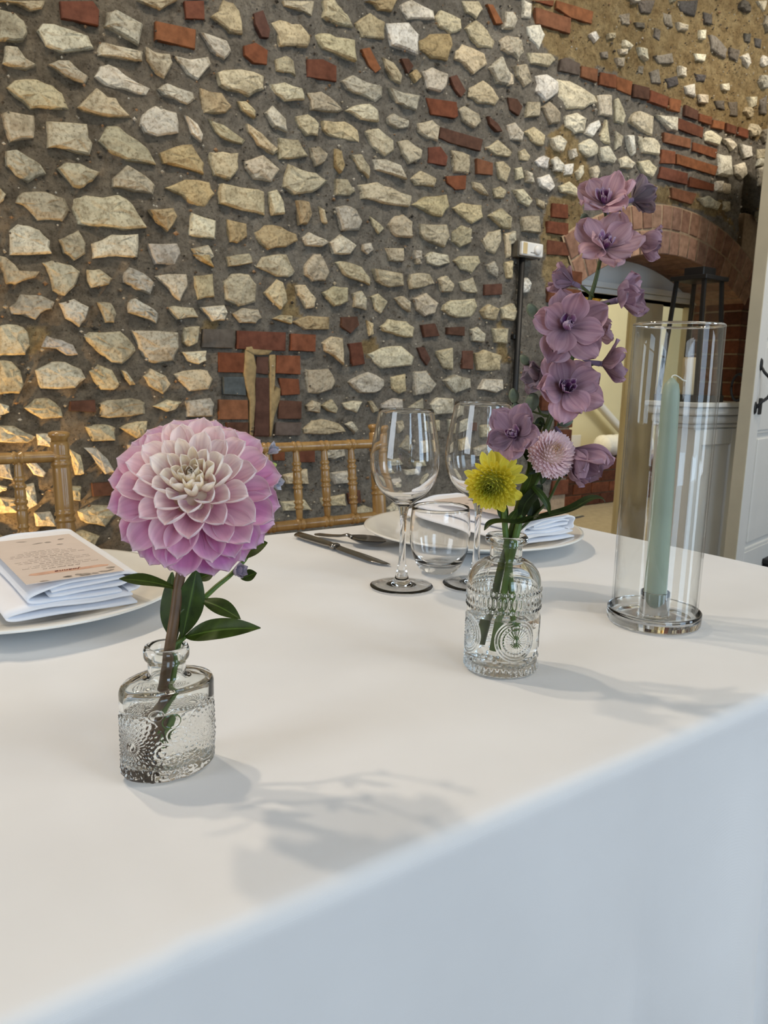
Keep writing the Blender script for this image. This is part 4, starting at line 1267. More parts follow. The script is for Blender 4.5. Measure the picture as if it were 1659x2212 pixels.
    for i in range(16):
        a0 = r.uniform(.004, CW-.012); b0 = r.choice([r.uniform(.003, .018), r.uniform(.003, .015), CL-r.uniform(.01, .055)])
        l_, w_, an = r.uniform(.006, .014), r.uniform(.002, .0045), r.uniform(-.5, .5)
        lv.append(flat([(min(CW-.001, max(.001, a0+l_*(t*math.cos(an))-w_*s_*math.sin(an))), min(CL-.001, max(.001, b0+l_*t*math.sin(an)+w_*s_*math.cos(an)))) for t, s_ in ((0, 0), (.3, -.8), (.7, -.8), (1, 0), (.7, .8), (.3, .8))], .00075))
    tag(mk('leaf_print', join(lv), plain('leaf_grey_print', S(150, 138, 128), 0.8, 0, 0.2, 200), c, False, cm), 'grey watercolour leaf sprays', kind='stuff')
    if name_line:
        fc = bpy.data.curves.new('heading', 'FONT'); fc.body = name_line; fc.size = .0085; fc.shear = .35; fc.align_x = 'CENTER'; fc.extrude = .00004
        to = bpy.data.objects.new('name_lettering', fc); col.objects.link(to)
        attach(to, c, cm @ Matrix.Translation((CW/2, .034, .0009)) @ Matrix.Rotation(math.pi, 4, 'Z'))
        bpy.context.view_layer.update()
        me = bpy.data.meshes.new_from_object(to); wm = WM[to.name].copy(); bpy.data.objects.remove(to)
        me.materials.clear(); me.materials.append(NAME)
        tag(obj('name_lettering', me, c, wm), 'script name in rust ink')
place_setting(.164, .862, 'white china plate at the left edge, in front of the left chair', 'folded white napkin on the nearer plate at the left', 'blush menu card with a name on a terracotta band, on the nearer napkin', 3, 'Joanne')
place_setting(.800, .858, 'white china plate behind the wine glasses and tumbler', 'folded white napkin on the farther plate behind the bottle of mixed flowers', 'blush menu card on the farther napkin, half hidden by stems', 8, None)

# ------------------------------------------------------------------ cutlery
def blade_shape(P0, P1, name, label, kind):
    P0, P1 = Vector(P0), Vector(P1); d = (P1-P0); L = d.length; m = M4(frame((0, 0, 1), d), P0)
    o = thing(name, P0, label, 'cutlery', 'steel cutlery')
    def loft(stations, nm, n=12):
        V, F = [], []
        for x, w, h, z, yo in stations:
            for k in range(n):
                a = 2*math.pi*k/n; V.append(Vector((x, yo+w*math.cos(a), z+h*math.sin(a))))
        for i in range(len(stations)-1):
            for k in range(n):
                j = (k+1) % n; F.append((i*n+k, i*n+j, (i+1)*n+j, (i+1)*n+k))
        F.append(tuple(range(n))[::-1]); F.append(tuple((len(stations)-1)*n+k for k in range(n)))
        mk(nm, (V, F), STEEL, o, True, m)
    if kind == 'knife':
        loft([(0, .004, .002, .0045, 0), (.004, .0085, .0042, .005, 0), (.03, .0095, .0045, .005, 0), (.08, .0075, .0042, .005, 0), (.094, .0062, .004, .005, 0), (.097, .0085, .0048, .0052, 0), (.101, .0085, .0048, .0052, 0), (.104, .006, .003, .005, 0)], 'handle')
        loft([(.103, .006, .003, .005, 0), (.115, .0085, .0016, .0045, 0), (.16, .0095, .0012, .0038, 0), (L-.03, .0095, .001, .003, 0), (L-.01, .0065, .0008, .0025, .002), (L, .001, .0005, .0022, .005)], 'blade')
    elif kind == 'spoon':
        loft([(0, .003, .0012, .0035, 0), (.006, .008, .0018, .004, 0), (.03, .0085, .0018, .0055, 0), (.05, .007, .002, .008, 0), (min(.10, L-.07), .0040, .0024, .0115, 0), (L-.060, .0036, .0026, .0095, 0)], 'handle')
        V, F = [], []; nu, nv = 10, 12
        for s_ in (0, 1):
            for i in range(nu+1):
                t = i/nu; x = L-.064+.064*t; w = .0215*math.sin(math.pi*min(1, t*.96+.03))**.6*(1-.12*t)
                for j in range(nv+1):
                    q = -1+2*j/nv; dp = .008*(1-q*q)*math.sin(math.pi*min(1, max(0, t)))**.7
                    V.append(Vector((x, w*q, .0120-dp-.0009*s_)))
        b = (nu+1)*(nv+1)
        for i in range(nu):
            for j in range(nv):
                a = i*(nv+1)+j; F += [(a, a+1, a+nv+2, a+nv+1), (b+a, b+a+nv+1, b+a+nv+2, b+a+1)]
        mk('bowl', (V, F), STEEL, o, True, m)
    else:
        loft([(0, .003, .0012, .003, 0), (.006, .0085, .0018, .0035, 0), (.03, .009, .0018, .0045, 0), (.08, .004, .002, .007, 0), (L-.07, .0035, .002, .006, 0), (L-.06, .010, .0014, .005, 0), (L-.05, .0125, .0012, .005, 0)], 'handle')
        for k in range(4): loft([(L-.052, .0022, .001, .005, -.0095+k*.0063), (L-.02, .0016, .001, .004, -.0095+k*.0063), (L, .0007, .0007, .006, -.0095+k*.0063)], 'tine', 6)
k0, k1 = at_z(642, 1157, TZ+.004), at_z(836, 1221, TZ+.003)
blade_shape((k0.x, k0.y, TZ+.0012), (k1.x, k1.y, TZ+.0012), 'table_knife', 'steel table knife lying left of the wine glasses', 'knife')
k0, k1 = at_z(681, 1152, TZ+.006), at_z(832, 1174, TZ+.010)
blade_shape((k0.x, k0.y, TZ+.0012), (k1.x, k1.y, TZ+.0012), 'dessert_spoon', 'steel spoon lying beside the knife, bowl towards the farther plate', 'spoon')
k0, k1 = at_z(1256, 1114, TZ+.004), at_z(1190, 1136, TZ+.004)
d_ = (k1-k0).normalized()*.19
blade_shape((k0.x, k0.y, TZ+.0012), (k0.x+d_.x, k0.y+d_.y, TZ+.0012), 'table_fork', 'steel fork at the right of the farther plate', 'fork')
# ------------------------------------------------------------------ glassware
HF = Vector((math.cos(YAW), math.sin(YAW), 0))
def at_h(x, y, dh):
    d = ray(x, y); return CAM + d*(dh/d.dot(HF))
def split_lathe(root, c, prof, cuts, names, mat, n=64):
    """one continuous glass skin cut into named parts that share their seams"""
    idx = [0] + cuts + [len(prof)-1]
    for a, b, nm in zip(idx[:-1], idx[1:], names): mk(nm, lathe(prof[a:b+1], n, c=c), mat, root)
def smooth_prof(P, k=5): return [(max(0.0, p.x), p.z) for p in spline([Vector((a, 0, b)) for a, b in P], k)]
def wine_glass(c, s, label):
    g = thing('wine_glass', c, label, 'glass', 'stemmed wine glasses')
    foot = [(0, .0030), (.010, .0027), (.020, .0017), (.030, .0007), (.0355, 0), (.0372, .0003), (.0376, .0010), (.0368, .0016), (.030, .0023), (.020, .0033), (.013, .0048), (.0088, .0085), (.0062, .018)]
    stem = smooth_prof([(.0062, .018), (.0044, .030), (.0036, .050), (.0035, .070), (.0042, .085), (.0068, .0965)], 4)
    out = smooth_prof([(.0068, .0965), (.014, .1030), (.026, .1125), (.036, .1270), (.0402, .1450), (.0388, .1660), (.0352, .1880), (.0312, .2085)], 6)
    inn = smooth_prof([(.0304, .2085), (.0344, .1880), (.0380, .1660), (.0394, .1452), (.0351, .1282), (.0252, .1140), (.013, .1055), (.005, .1030), (0, .1025)], 6)
    prof = foot + stem[1:] + out[1:] + [(.0308, .2092)] + inn
    prof = [(r*s, z*s) for r, z in prof]
    split_lathe(g, c, prof, [len(foot)-1, len(foot)+len(stem)-2], ['foot', 'stem', 'bowl'], GLASS, 72)
p = at_z(867, 1268, TZ); wine_glass((p.x, p.y, TZ+.0012), 1.0, 'left of the two wine glasses, in front of the spoon and tumbler')
p = at_z(1026, 1264, TZ); wine_glass((p.x, p.y, TZ+.0012), 1.045, 'taller wine glass behind the yellow flower, right of the tumbler')
p = at_z(947, 1236, TZ); c = (p.x, p.y, TZ+.0012)
tu = thing('water_tumbler', c, 'stemless rounded tumbler standing between the two wine glasses', 'glass')
o_ = smooth_prof([(.0, .0012), (.017, .0004), (.0225, .0020), (.0290, .0100), (.0352, .0250), (.0384, .0430), (.0385, .0600), (.0362, .0840)], 6)
i_ = smooth_prof([(.0350, .0840), (.0372, .0600), (.0371, .0430), (.0338, .0262), (.0262, .0150), (.012, .0118), (0, .0112)], 6)
split_lathe(tu, c, o_ + [(.0357, .0850)] + i_, [12], ['base', 'bowl'], GLASS, 72)

def relief_bottle(root, c, rows, radius, disp, neck, inner, ncol, rot=0.0):
    """bottle skin: embossed body rows, then neck/lip, then the smooth inner skin. radius(theta)->(x,y) unit shape"""
    def ringv(r, z, d=None):
        out = []
        for i in range(ncol):
            a = 2*math.pi*i/ncol; x, y = radius(a, r, z)
            if d is not None:
                nx_, ny_ = math.cos(a), math.sin(a); e = d[i]; x += nx_*e; y += ny_*e
            out.append(Vector((c[0]+x*math.cos(rot)-y*math.sin(rot), c[1]+x*math.sin(rot)+y*math.cos(rot), c[2]+z)))
        return out
    def skin(rings, nm):
        V, F = [], []; idx = []
        for rg in rings:
            idx.append(list(range(len(V), len(V)+len(rg)))); V += rg
        for a, b in zip(idx[:-1], idx[1:]):
            for i in range(ncol):
                j = (i+1) % ncol
                if len(a) == 1: F.append((a[0], b[j], b[i]))
                elif len(b) == 1: F.append((a[i], a[j], b[0]))
                else: F.append((a[i], a[j], b[j], b[i]))
        mk(nm, (V, F), BOTTLE_GLASS, root)
    pole = lambda z: [Vector((c[0], c[1], c[2]+z))]
    body = [pole(rows[0][1])] + [ringv(r, z, disp(z) if r > .01 else None) for r, z in rows[1:]]
    nk = [body[-1]] + [ringv(r, z) for r, z in neck]
    inn = [nk[-1]] + [ringv(r, z) for r, z in inner]
    skin(body, 'body'); skin(nk, 'neck'); skin(inn, 'inside')
def water_body(name, c, prof, radius, ncol, label, rot=0.0):
    """closed body of water: wetted skin against the glass, free surface on top (last profile step)"""
    V, F, idx, mi = [], [], [], []
    for r, z in prof:
        if r == 0: idx.append([len(V)]); V.append(Vector((c[0], c[1], c[2]+z))); continue
        idx.append(list(range(len(V), len(V)+ncol)))
        for i in range(ncol):
            x, y = radius(2*math.pi*i/ncol, r, z)
            V.append(Vector((c[0]+x*math.cos(rot)-y*math.sin(rot), c[1]+x*math.sin(rot)+y*math.cos(rot), c[2]+z)))
    for k, (a, b) in enumerate(zip(idx[:-1], idx[1:])):
        for i in range(ncol):
            j = (i+1) % ncol
            if len(a) == 1: F.append((a[0], b[j], b[i]))
            elif len(b) == 1: F.append((a[i], a[j], b[0]))
            else: F.append((a[i], a[j], b[j], b[i]))
            mi.append(1 if k >= len(idx)-3 else 0)
    me = mesh(name, V, F, True, WET); me.materials.append(WATER); me.polygons.foreach_set('material_index', mi)
    for q, m_ in zip(me.polygons, mi):
        if m_: q.use_smooth = False
    o = obj(name, me); tag(o, label, 'water')
def bump(d, r): 
    t = np.clip(1-(d/r)**2, 0, 1); return t
# --- round embossed bottle
p = at_z(1080, 1442, TZ); B2 = (p.x, p.y, TZ+.0012); R2 = .0312; NC = 360
TH = np.arange(NC)*2*math.pi/NC
cam2 = math.atan2(-p.y, -p.x)
def disp2(z):
    s = 0*TH
    for zr, n in ((.0725, 46), (.0572, 46)):
        if abs(z-zr) < .003:
            ph = (TH*n/(2*math.pi)) % 1 - .5; s += .0014*bump(np.hypot(ph*2*math.pi*R2/n, z-zr), .0019)
    if abs(z-.0649) < .006:
        n = 46; ph = (TH*n/(2*math.pi)+.5) % 1 - .5; s += .0014*bump(np.hypot(ph*2*math.pi*R2/n/.0014, (z-.0649)/.0046), 1.0)
    for k in range(4):
        da = (TH - (cam2+.40+k*math.pi/2) + math.pi) % (2*math.pi) - math.pi
        ax, az = da*R2, z-.0335; d = np.hypot(ax, az); ph = np.arctan2(az, ax)
        s += .0010*bump(d-.0172, .0009) + .0008*bump(d-.0150, .0008)
        s += .0011*bump(np.hypot(d-.0118, d*(((ph*28/(2*math.pi)) % 1)-.5)*2*math.pi/28), .0013)
        s += np.where((d > .0030) & (d < .0092), .0007*np.clip(np.cos(ph*22), 0, 1), 0) + .0013*bump(d, .0024)
        # hanging bead swag under the medallion
        for i in range(-5, 6):
            t = i/5.0; bx = t*.0215; bz = .0098+.0085*t*t
            s += .0013*bump(np.hypot(ax-bx, z-bz), .0019)
    if z < .0085 and z > .0006: s += .0011*np.clip(np.cos(TH*40), -.3, 1)*min(1, (.0085-z)/.003)
    return s*.85
rows = [(0, .0015), (.012, .0012), (.026, .0002)] + [(.0288, .0002), (.0302, .0012)] + [(R2, .0022+(.0745-.0022)*i/190) for i in range(191)]
dome = [(R2*math.cos(a)**.75 if False else .0139+(R2-.0139)*math.cos(a), .0745+.0215*math.sin(a)) for a in np.linspace(.05, math.pi/2, 16).tolist()]
neck2 = dome + [(.0137, .099), (.0136, .1075), (.0142, .1095), (.0172, .1105), (.0180, .1125), (.0178, .1155), (.0165, .1172), (.0140, .1172), (.0118, .1160)]
inner2 = [(.0112, .112), (.0110, .098)] + [(.0110+(.0286-.0110)*math.cos(a), .0730+.0205*math.sin(a)) for a in np.linspace(math.pi/2, 0, 14).tolist()] + [(.0286, .060), (.0286, .0492)]
circ = lambda a, r, z: (r*math.cos(a), r*math.sin(a))
b2 = thing('embossed_bottle', B2, 'round clear bottle embossed with medallions and beads, holding the mixed lilac stems', 'bottle')
relief_bottle(b2, B2, rows, circ, disp2, neck2, inner2, NC)
water_body('water', B2, [(0, .0065), (.020, .0070), (.0270, .0085), (.0286, .012), (.0286, .03), (.0286, .0492), (.0270, .0486), (0, .0484)], circ, NC, 'clear water in the round embossed bottle')
# --- oval embossed bottle
p = at_z(366, 1657, TZ); B1 = (p.x, p.y, TZ+.0012); EA, EB = .0302, .0205; ROT1 = math.radians(4)
def oval(a, r, z):
    """round at the neck, oval at the body"""
    k = min(1.0, max(0.0, (r-.0137)/(.0300-.0137)))
    ex_, ey_ = r*(1+(EA/.030-1)*k), r*(1+(EB/.030-1)*k)
    return ex_*math.cos(a), ey_*math.sin(a)
TH1 = np.arange(NC)*2*math.pi/NC
arc = np.concatenate([[0], np.cumsum(np.hypot(np.diff(EA*np.cos(TH1)), np.diff(EB*np.sin(TH1))))]); PER = arc[-1] + arc[1]
cam1 = arc[int(((math.atan2(-p.y/EB, -p.x/EA)) % (2*math.pi))/(2*math.pi)*NC)]
fl = [(-.024, .024, .021, 26), (.026, .026, .019, 24), (.002, .004, .013, 14), (.062, .02, .02, 24), (-.066, .03, .02, 24), (.095, .02, .018, 22)]
def disp1(z):
    s = 0*TH1
    for sc_, zc_, R_, n in fl:
        da = (arc-(cam1+sc_)+PER/2) % PER - PER/2; d = np.hypot(da, z-zc_); ph = np.arctan2(z-zc_, da)
        ring = np.floor(d/.0031); w = np.clip(np.cos(ph*n+math.pi*(ring % 2)), 0, 1)*np.clip(np.sin(math.pi*(d/.0031-ring)), 0, 1)
        s += np.where((d < R_) & (d > .004), .0010*w, 0) + .0010*bump(d, .0030)*(d < .003)
        s += .0006*bump(d-R_, .0007)
    for sc_, zc_, R_ in ((.004, .030, .0045), (.001, .039, .0040), (-.003, .020, .0045), (.010, .0135, .003), (-.008, .044, .003)):
        da = (arc-(cam1+sc_)+PER/2) % PER - PER/2; d = np.hypot(da*.8, z-zc_); s += .0008*bump(d-R_, .0006)
    if z < .010: s += .0009*vnoise(arc*420, arc*0+z*420)*min(1, (.010-z)/.004)
    return s*.55
rows = [(0, .0012), (.012, .0010), (.024, .0002), (.0275, .0004), (.0292, .0014)] + [(.030, .0026+(.0535-.0026)*i/150) for i in range(151)]
neck1 = [(.0298, .0552), (.0288, .0572), (.0272, .0584), (.0245, .0590), (.020, .0594), (.0150, .0598), (.0125, .0606), (.0117, .0625), (.0116, .0690), (.0118, .0712), (.0134, .0722), (.0139, .0740), (.0139, .0775), (.0132, .0796), (.0118, .0803), (.0102, .0798), (.0094, .0782)]
inner1 = [(.0092, .074), (.0092, .0620), (.0105, .0582), (.0150, .0568), (.0225, .0560), (.0262, .0545), (.0272, .0520), (.0274, .0436)]
b1 = thing('oval_bottle', B1, 'small oval clear bottle with floral relief, holding the pink dahlia', 'bottle')
relief_bottle(b1, B1, rows, oval, disp1, neck1, inner1, NC, ROT1)
water_body('water', B1, [(0, .0060), (.020, .0066), (.0262, .0085), (.0274, .013), (.0274, .03), (.0274, .0436), (.026, .0430), (0, .0428)], oval, NC, 'clear water in the small oval bottle', ROT1)

# --- candle holder: dish base, candle cup and tall thin cylinder
p = at_z(1410, 1345, TZ); HC = (p.x, p.y, TZ+.0012)
ho = thing('candle_holder', HC, 'tall clear glass cylinder on a glass dish around the sage candle', 'candle holder')
mk('dish', lathe([(0, .0012), (.040, .0006), (.0458, .0012), (.0468, .0030), (.0470, .0140), (.0462, .0150), (.0452, .0148), (.0448, .0130), (.0440, .0085), (.0180, .0080), (.0150, .0085)] +
     [(.0146, .0110), (.0146, .0325), (.0142, .0332), (.0134, .0330), (.0132, .0320), (.0132, .0100), (0, .0095)], 72, c=HC), GLASS, ho)
mk('cylinder', lathe([(.0418, .0092), (.0428, .0088), (.0430, .0100), (.0430, .3005), (.0424, .3018), (.0414, .3018), (.0409, .3008), (.0409, .0100)], 96, True, c=HC), THIN, ho)
mk('rim', lathe([(.0409, .3012), (.0411, .3026), (.0420, .3033), (.0429, .3026), (.0431, .3012), (.0420, .3008)], 96, True, c=HC), GLASS, ho)
WAX = plain('sage_wax', S(158, 171, 154), 0.42, 0, 0.05, 25, Subsurface_Weight=0.15, Subsurface_Radius=(.004, .006, .004))
tip = at_h(1452, 816, Vector(HC).dot(HF))
base_c = Vector((HC[0], HC[1], HC[2]+.0102)); tipv = Vector((tip.x, tip.y, tip.z))
off = tipv-base_c; hxy = Vector((off.x, off.y, 0)); hxy = hxy*min(1, .0035/max(1e-6, hxy.length)); tipv = base_c + hxy + Vector((0, 0, off.z))
cs = thing('taper_candle', base_c, 'sage green dinner candle standing inside the glass cylinder', 'candle')
tt = np.linspace(0, 1, 40).tolist()
mk('wax', tube([base_c.lerp(tipv, float(t)) for t in tt], [float(np.interp(t, [0, .02, .5, .93, .97, .99, 1], [.0114, .0118, .0102, .0086, .0074, .0045, .0015])) for t in tt], 28), WAX, cs)
wp = [tipv + a*RT*.001 + b*UP*.001 for a, b in ((0, -1), (0, 1.5), (3, 2.5), (7, .5), (11, -2.5), (14, -3.5))]
mk('wick', tube(spline(wp, 4), .00065, 6), plain('white_wick', S(235, 232, 222), 0.9), cs)

# ------------------------------------------------------------------ flowers
def petal_mesh(name, mat, L=1.0, Wd=.5, cup=1.0, curl=.15, wide=.62, tipw=.10, base=.32, nu=8, nv=6, ruffle=0.0, seed=0, drop=.35, tp=.62):
    """petal along +Y, concave side +Z; vertex colour R=along, G=rim, B=across"""
    V, F, C = [], [], []; r = random.Random(seed); ph = r.uniform(0, 6)
    for i in range(nu+1):
        t = i/nu
        if t < wide: w = base + (1-base)*math.sin(math.pi/2*t/wide)**1.2
        else: w = tipw + (1-tipw)*math.cos(math.pi/2*((t-wide)/(1-wide)))**tp
        hw = Wd/2*w; cp = cup*(1-drop*t)
        for j in range(nv+1):
            s = -1+2*j/nv
            if cp > .02:
                R = hw/cp; x, z = R*math.sin(cp*s), R*(1-math.cos(cp*s))
            else: x, z = hw*s, 0
            y = L*t - .05*L*s*s*t
            z += curl*L*t*t + ruffle*L*t*math.sin(4.2*s+ph+3*t)*abs(s)
            V.append(Vector((x, y, z)))
            C.append((t, max(abs(s)**1.5, max(0, (t-.72)/.28)), j/nv, 1))
    for i in range(nu):
        for j in range(nv):
            a = i*(nv+1)+j; F.append((a, a+1, a+nv+2, a+nv+1))
    return mesh(name, V, F, True, mat, C)
def put(name, me, parent, m, color):
    o = obj(name, me, parent, m); o.color = color; return o
def lerpc(stops, t):
    for (a, c), (b, d) in zip(stops[:-1], stops[1:]):
        if t <= b:
            k = (t-a)/(b-a); return tuple(x+(y-x)*k for x, y in zip(c, d))
    return stops[-1][1]
def leaf_mesh(base, tip, nrm, width, mat, bow=.12, fold=.25, wide=.45, seed=0, wav=.03, blunt=.0):
    base, tip = Vector(base), Vector(tip); d = tip-base; L = d.length; y = d.normalized()
    n = Vector(nrm); n = (n-n.dot(y)*y).normalized(); x = y.cross(n)
    V, F, C = [], [], []; nu, nv = 14, 8
    for i in range(nu+1):
        t = i/nu
        w = (math.sin(math.pi/2*min(1, t/wide))**.8 if t < wide else max(blunt*(1-t)**.35, math.cos(math.pi/2*(t-wide)/(1-wide))**.8))
        w = max(w, .05)*width/2
        for j in range(nv+1):
            s = -1+2*j/nv
            h = bow*L*math.sin(math.pi*t) + fold*w*abs(s) + wav*L*math.sin(7*t+seed+2*s)*abs(s)*.4
            V.append(base + y*L*t + x*w*s + n*h); C.append((t, abs(s), j/nv, 1))
    for i in range(nu):
        for j in range(nv): a = i*(nv+1)+j; F.append((a, a+1, a+nv+2, a+nv+1))
    return mesh('leaf', V, F, True, mat, C)
LEAF = m_leaf('deep_green_leaf', S(40, 54, 12), S(62, 82, 22))
LEAFD = m_leaf('dark_blade_leaf', S(26, 36, 12), S(44, 58, 20))
STEMG = plain('green_stem', S(84, 110, 38), 0.5, 0, 0.2, 80)
STEMD = plain('dark_stem', S(66, 78, 28), 0.5, 0, 0.2, 80)
STEMB = plain('brown_red_stem', S(92, 66, 38), 0.5, 0, 0.3, 60)

# ---- dahlia
DP = m_petal('dahlia_petal', S(255, 246, 244), .62, (.88, .58, .78, 1), .38, .10)
D1, D2 = Vector(B1).dot(HF), Vector(B2).dot(HF)
dh_c = at_h(422, 1060, D1-.004)
ax_ = (-FW*math.cos(math.radians(27)) + UP*math.sin(math.radians(27)) + RT*.09).normalized()
da = thing('dahlia', (B1[0], B1[1], B1[2]), 'large pink and cream dahlia with leafy stem in the oval bottle', 'flower')
sp_ = spline([at_h(316, 1628, D1+.012), at_h(345, 1530, D1+.004), at_h(366, 1402, D1-.001), at_h(379, 1320, D1+.004), at_h(391, 1240, D1+.010), dh_c - ax_*.030, dh_c - ax_*.012], 6)
st = mk('stem', tube(sp_, [.0036, .0035, .0033, .0032, .0033, .0045], 12), STEMB, da)
HM = frame(ax_, RT)
hd = mk('flower_head', lathe([(0, -.028), (.012, -.024), (.020, -.012), (.0215, -.004), (.018, .006), (.010, .012), (0, .0138)], 24), plain('dahlia_disc', S(218, 196, 168), 0.7), da, True, M4(HM, dh_c))
PM = [petal_mesh('petal', DP, 1.0, .92, 1.80, .20, .55, .10, .55, 12, 10, seed=1, drop=.1, tp=.36), petal_mesh('petal', DP, 1.0, .96, 1.50, .12, .58, .10, .50, 12, 10, seed=2, drop=.1, tp=.36),
      petal_mesh('petal', DP, 1.0, .94, 1.30, .0, .58, .08, .46, 12, 10, seed=3, drop=.15, tp=.38), petal_mesh('petal', DP, 1.0, .92, 1.15, -.12, .58, .08, .44, 12, 10, seed=4, drop=.15, tp=.40)]
STOPS = [(0, S(170, 158, 84)), (.05, S(216, 196, 160)), (.12, S(252, 242, 206)), (.32, S(255, 247, 236)), (.46, S(253, 230, 226)), (.60, S(240, 192, 212)), (.78, S(224, 152, 200)), (1.0, S(200, 116, 186))]
NP = 118; r = random.Random(21)
for k in range(NP):
    s = ((k+.5)/NP)**.88
    phi = k*math.radians(137.508) + r.uniform(-.09, .09)
    th = math.radians(122*s)
    al = math.radians(2 + 116*s + r.uniform(-5, 5)); L = (.0078 + .0212*min(1, s*1.5)**.8)*r.uniform(.94, 1.07)
    rad = HM @ Vector((math.cos(phi), math.sin(phi), 0))
    d = ax_*math.cos(al) + rad*math.sin(al); nn = ax_*math.sin(al) - rad*math.cos(al)
    x = d.cross(nn)
    rot = Matrix(((x.x, d.x, nn.x), (x.y, d.y, nn.y), (x.z, d.z, nn.z))) @ Matrix.Rotation(r.uniform(-.18, .18), 3, 'Y')
    root = dh_c + ax_*(.0175*math.cos(th) - .004) + rad*.0212*math.sin(th)
    v = 0 if s < .28 else 1 if s < .55 else 2 if s < .8 else 3
    wsc = L*(1.0 if s > .25 else .80)*r.uniform(.92, 1.08)
    put('petal', PM[v], hd, M4(rot, root, (wsc, L, L)), lerpc(STOPS, min(1, max(0, s+r.uniform(-.04, .04)))))
def add_leaf(parent, b, t, dh0, dh1, nrm, wpx, mat, **kw):
    p0, p1 = at_h(b[0], b[1], dh0), at_h(t[0], t[1], dh1)
    return obj('leaf', leaf_mesh(p0, p1, nrm, wpx*dh0/FPX*1.03, mat, **kw), parent)
TOC = -FW
add_leaf(st, (386, 1272), (257, 1250), D1+.008, D1-.004, TOC+UP*1.1, 34, LEAF, bow=.05, seed=1, wide=.6, blunt=.8)
add_leaf(st, (378, 1388), (372, 1236), D1+.006, D1+.014, TOC-RT*.6, 62, LEAF, bow=.02, seed=2, wide=.45)
add_leaf(st, (394, 1376), (425, 1228), D1+.006, D1+.012, TOC+RT*.4, 60, LEAF, bow=.02, seed=3, wide=.5, blunt=.8)
add_leaf(st, (400, 1376), (563, 1357), D1+.004, D1-.012, TOC+UP*.8, 56, LEAF, bow=.06, seed=4, wide=.38)
add_leaf(st, (434, 1296), (520, 1338), D1+.012, D1+.004, TOC+UP*1.0, 40, LEAF, bow=.08, seed=5, wide=.5)
mk('leaf_stalk', tube(spline([at_h(372, 1392, D1), at_h(388, 1386, D1+.003), at_h(401, 1376, D1+.004)], 4), .0012, 8), STEMG, st)
mk('leaf_stalk', tube(spline([at_h(380, 1330, D1+.003), at_h(410, 1305, D1+.010), at_h(436, 1296, D1+.012)], 4), .0011, 8), STEMD, st)

# ---- florets shared by the lilac stems
LIL = m_petal('lilac_petal', S(216, 184, 198), .35, (.72, .74, .74, 1), .34, .20)
CEN = m_petal('floret_centre_petal', S(228, 208, 216), .9, (.8, .7, .85, 1), .15, .2)
PALE = m_petal('pale_lilac_petal', S(206, 200, 214), .5, (.85, .86, .9, 1), .35, .12)
LPM = [petal_mesh('petal', LIL, 1.0, .86, .55, .02+.06*i, .60, .16, .24, 10, 10, .17, i) for i in range(4)]
CPM = [petal_mesh('inner_petal', CEN, 1.0, .55, .9, .35, .6, .25, .4, 5, 4, .12, i) for i in range(2)]
PPM = petal_mesh('petal', PALE, 1.0, .7, .8, .1, .6, .2, .3, 7, 6, .04, 3)
GREENC = plain('floret_green_centre', S(120, 122, 60), 0.6)
def floret(parent, ctr, n, R, opn, seed, c_out, inner=True, npet=5, meshes=None, spur=True, pc=(.82, .95)):
    r = random.Random(seed); n = Vector(n).normalized(); fm = frame(n, RT + UP*r.uniform(-.6, .6)); ctr = Vector(ctr)
    core = [lathe([(0, -.10*R), (.06*R, -.08*R), (.09*R, 0), (.05*R, .07*R), (0, .09*R)], 10)]
    if spur: core.append(tube([(0, 0, -.05*R), (.02*R, .05*R, -.35*R), (.05*R, .16*R, -.62*R)], [.09*R, .07*R, .035*R], 8))
    fo = mk('floret', join(core), GREENC if not spur else LILB, parent, True, M4(fm, ctr))
    ms = meshes or LPM
    sets = [(npet, opn, 1.0, 0.0)]
    if npet >= 5: sets.append((4, opn-16, .88, .5))
    for cnt, oa, ls, ph in sets:
        for i in range(cnt):
            phi = 2*math.pi*(i+ph)/cnt + r.uniform(-.13, .13); al = math.radians(oa + r.uniform(-11, 11))
            rad = fm @ Vector((math.cos(phi), math.sin(phi), 0)); d = n*math.cos(al)+rad*math.sin(al); nn = n*math.sin(al)-rad*math.cos(al); x = d.cross(nn)
            rot = Matrix(((x.x, d.x, nn.x), (x.y, d.y, nn.y), (x.z, d.z, nn.z)))
            L = R*ls*r.uniform(*pc)
            kk = r.uniform(.66, 1.14)
            put('petal', r.choice(ms), fo, M4(rot, ctr+rad*.05*R+n*.01*R*ph, (L*.98, L, L)), tuple(min(1, q*kk) for q in c_out[:3])+(1,))
    if inner:
        for i in range(12):
            phi = 2*math.pi*i/12+r.uniform(-.2, .2); al = math.radians(r.uniform(12, 52))
            rad = fm @ Vector((math.cos(phi), math.sin(phi), 0)); d = n*math.cos(al)+rad*math.sin(al); nn = n*math.sin(al)-rad*math.cos(al); x = d.cross(nn)
            rot = Matrix(((x.x, d.x, nn.x), (x.y, d.y, nn.y), (x.z, d.z, nn.z)))
            L = R*r.uniform(.30, .46)
            put('inner_petal', r.choice(CPM), fo, M4(rot, ctr+rad*.05*R, (L, L, L)), r.choice((S(150, 96, 148), S(128, 78, 130), S(170, 124, 162))))
    return fo
LILB = plain('lilac_spur', S(116, 98, 122), 0.6, 0, 0.15, 80)
BUDG = plain('grey_green_bud', S(96, 108, 88), 0.6, 0, 0.25, 120)
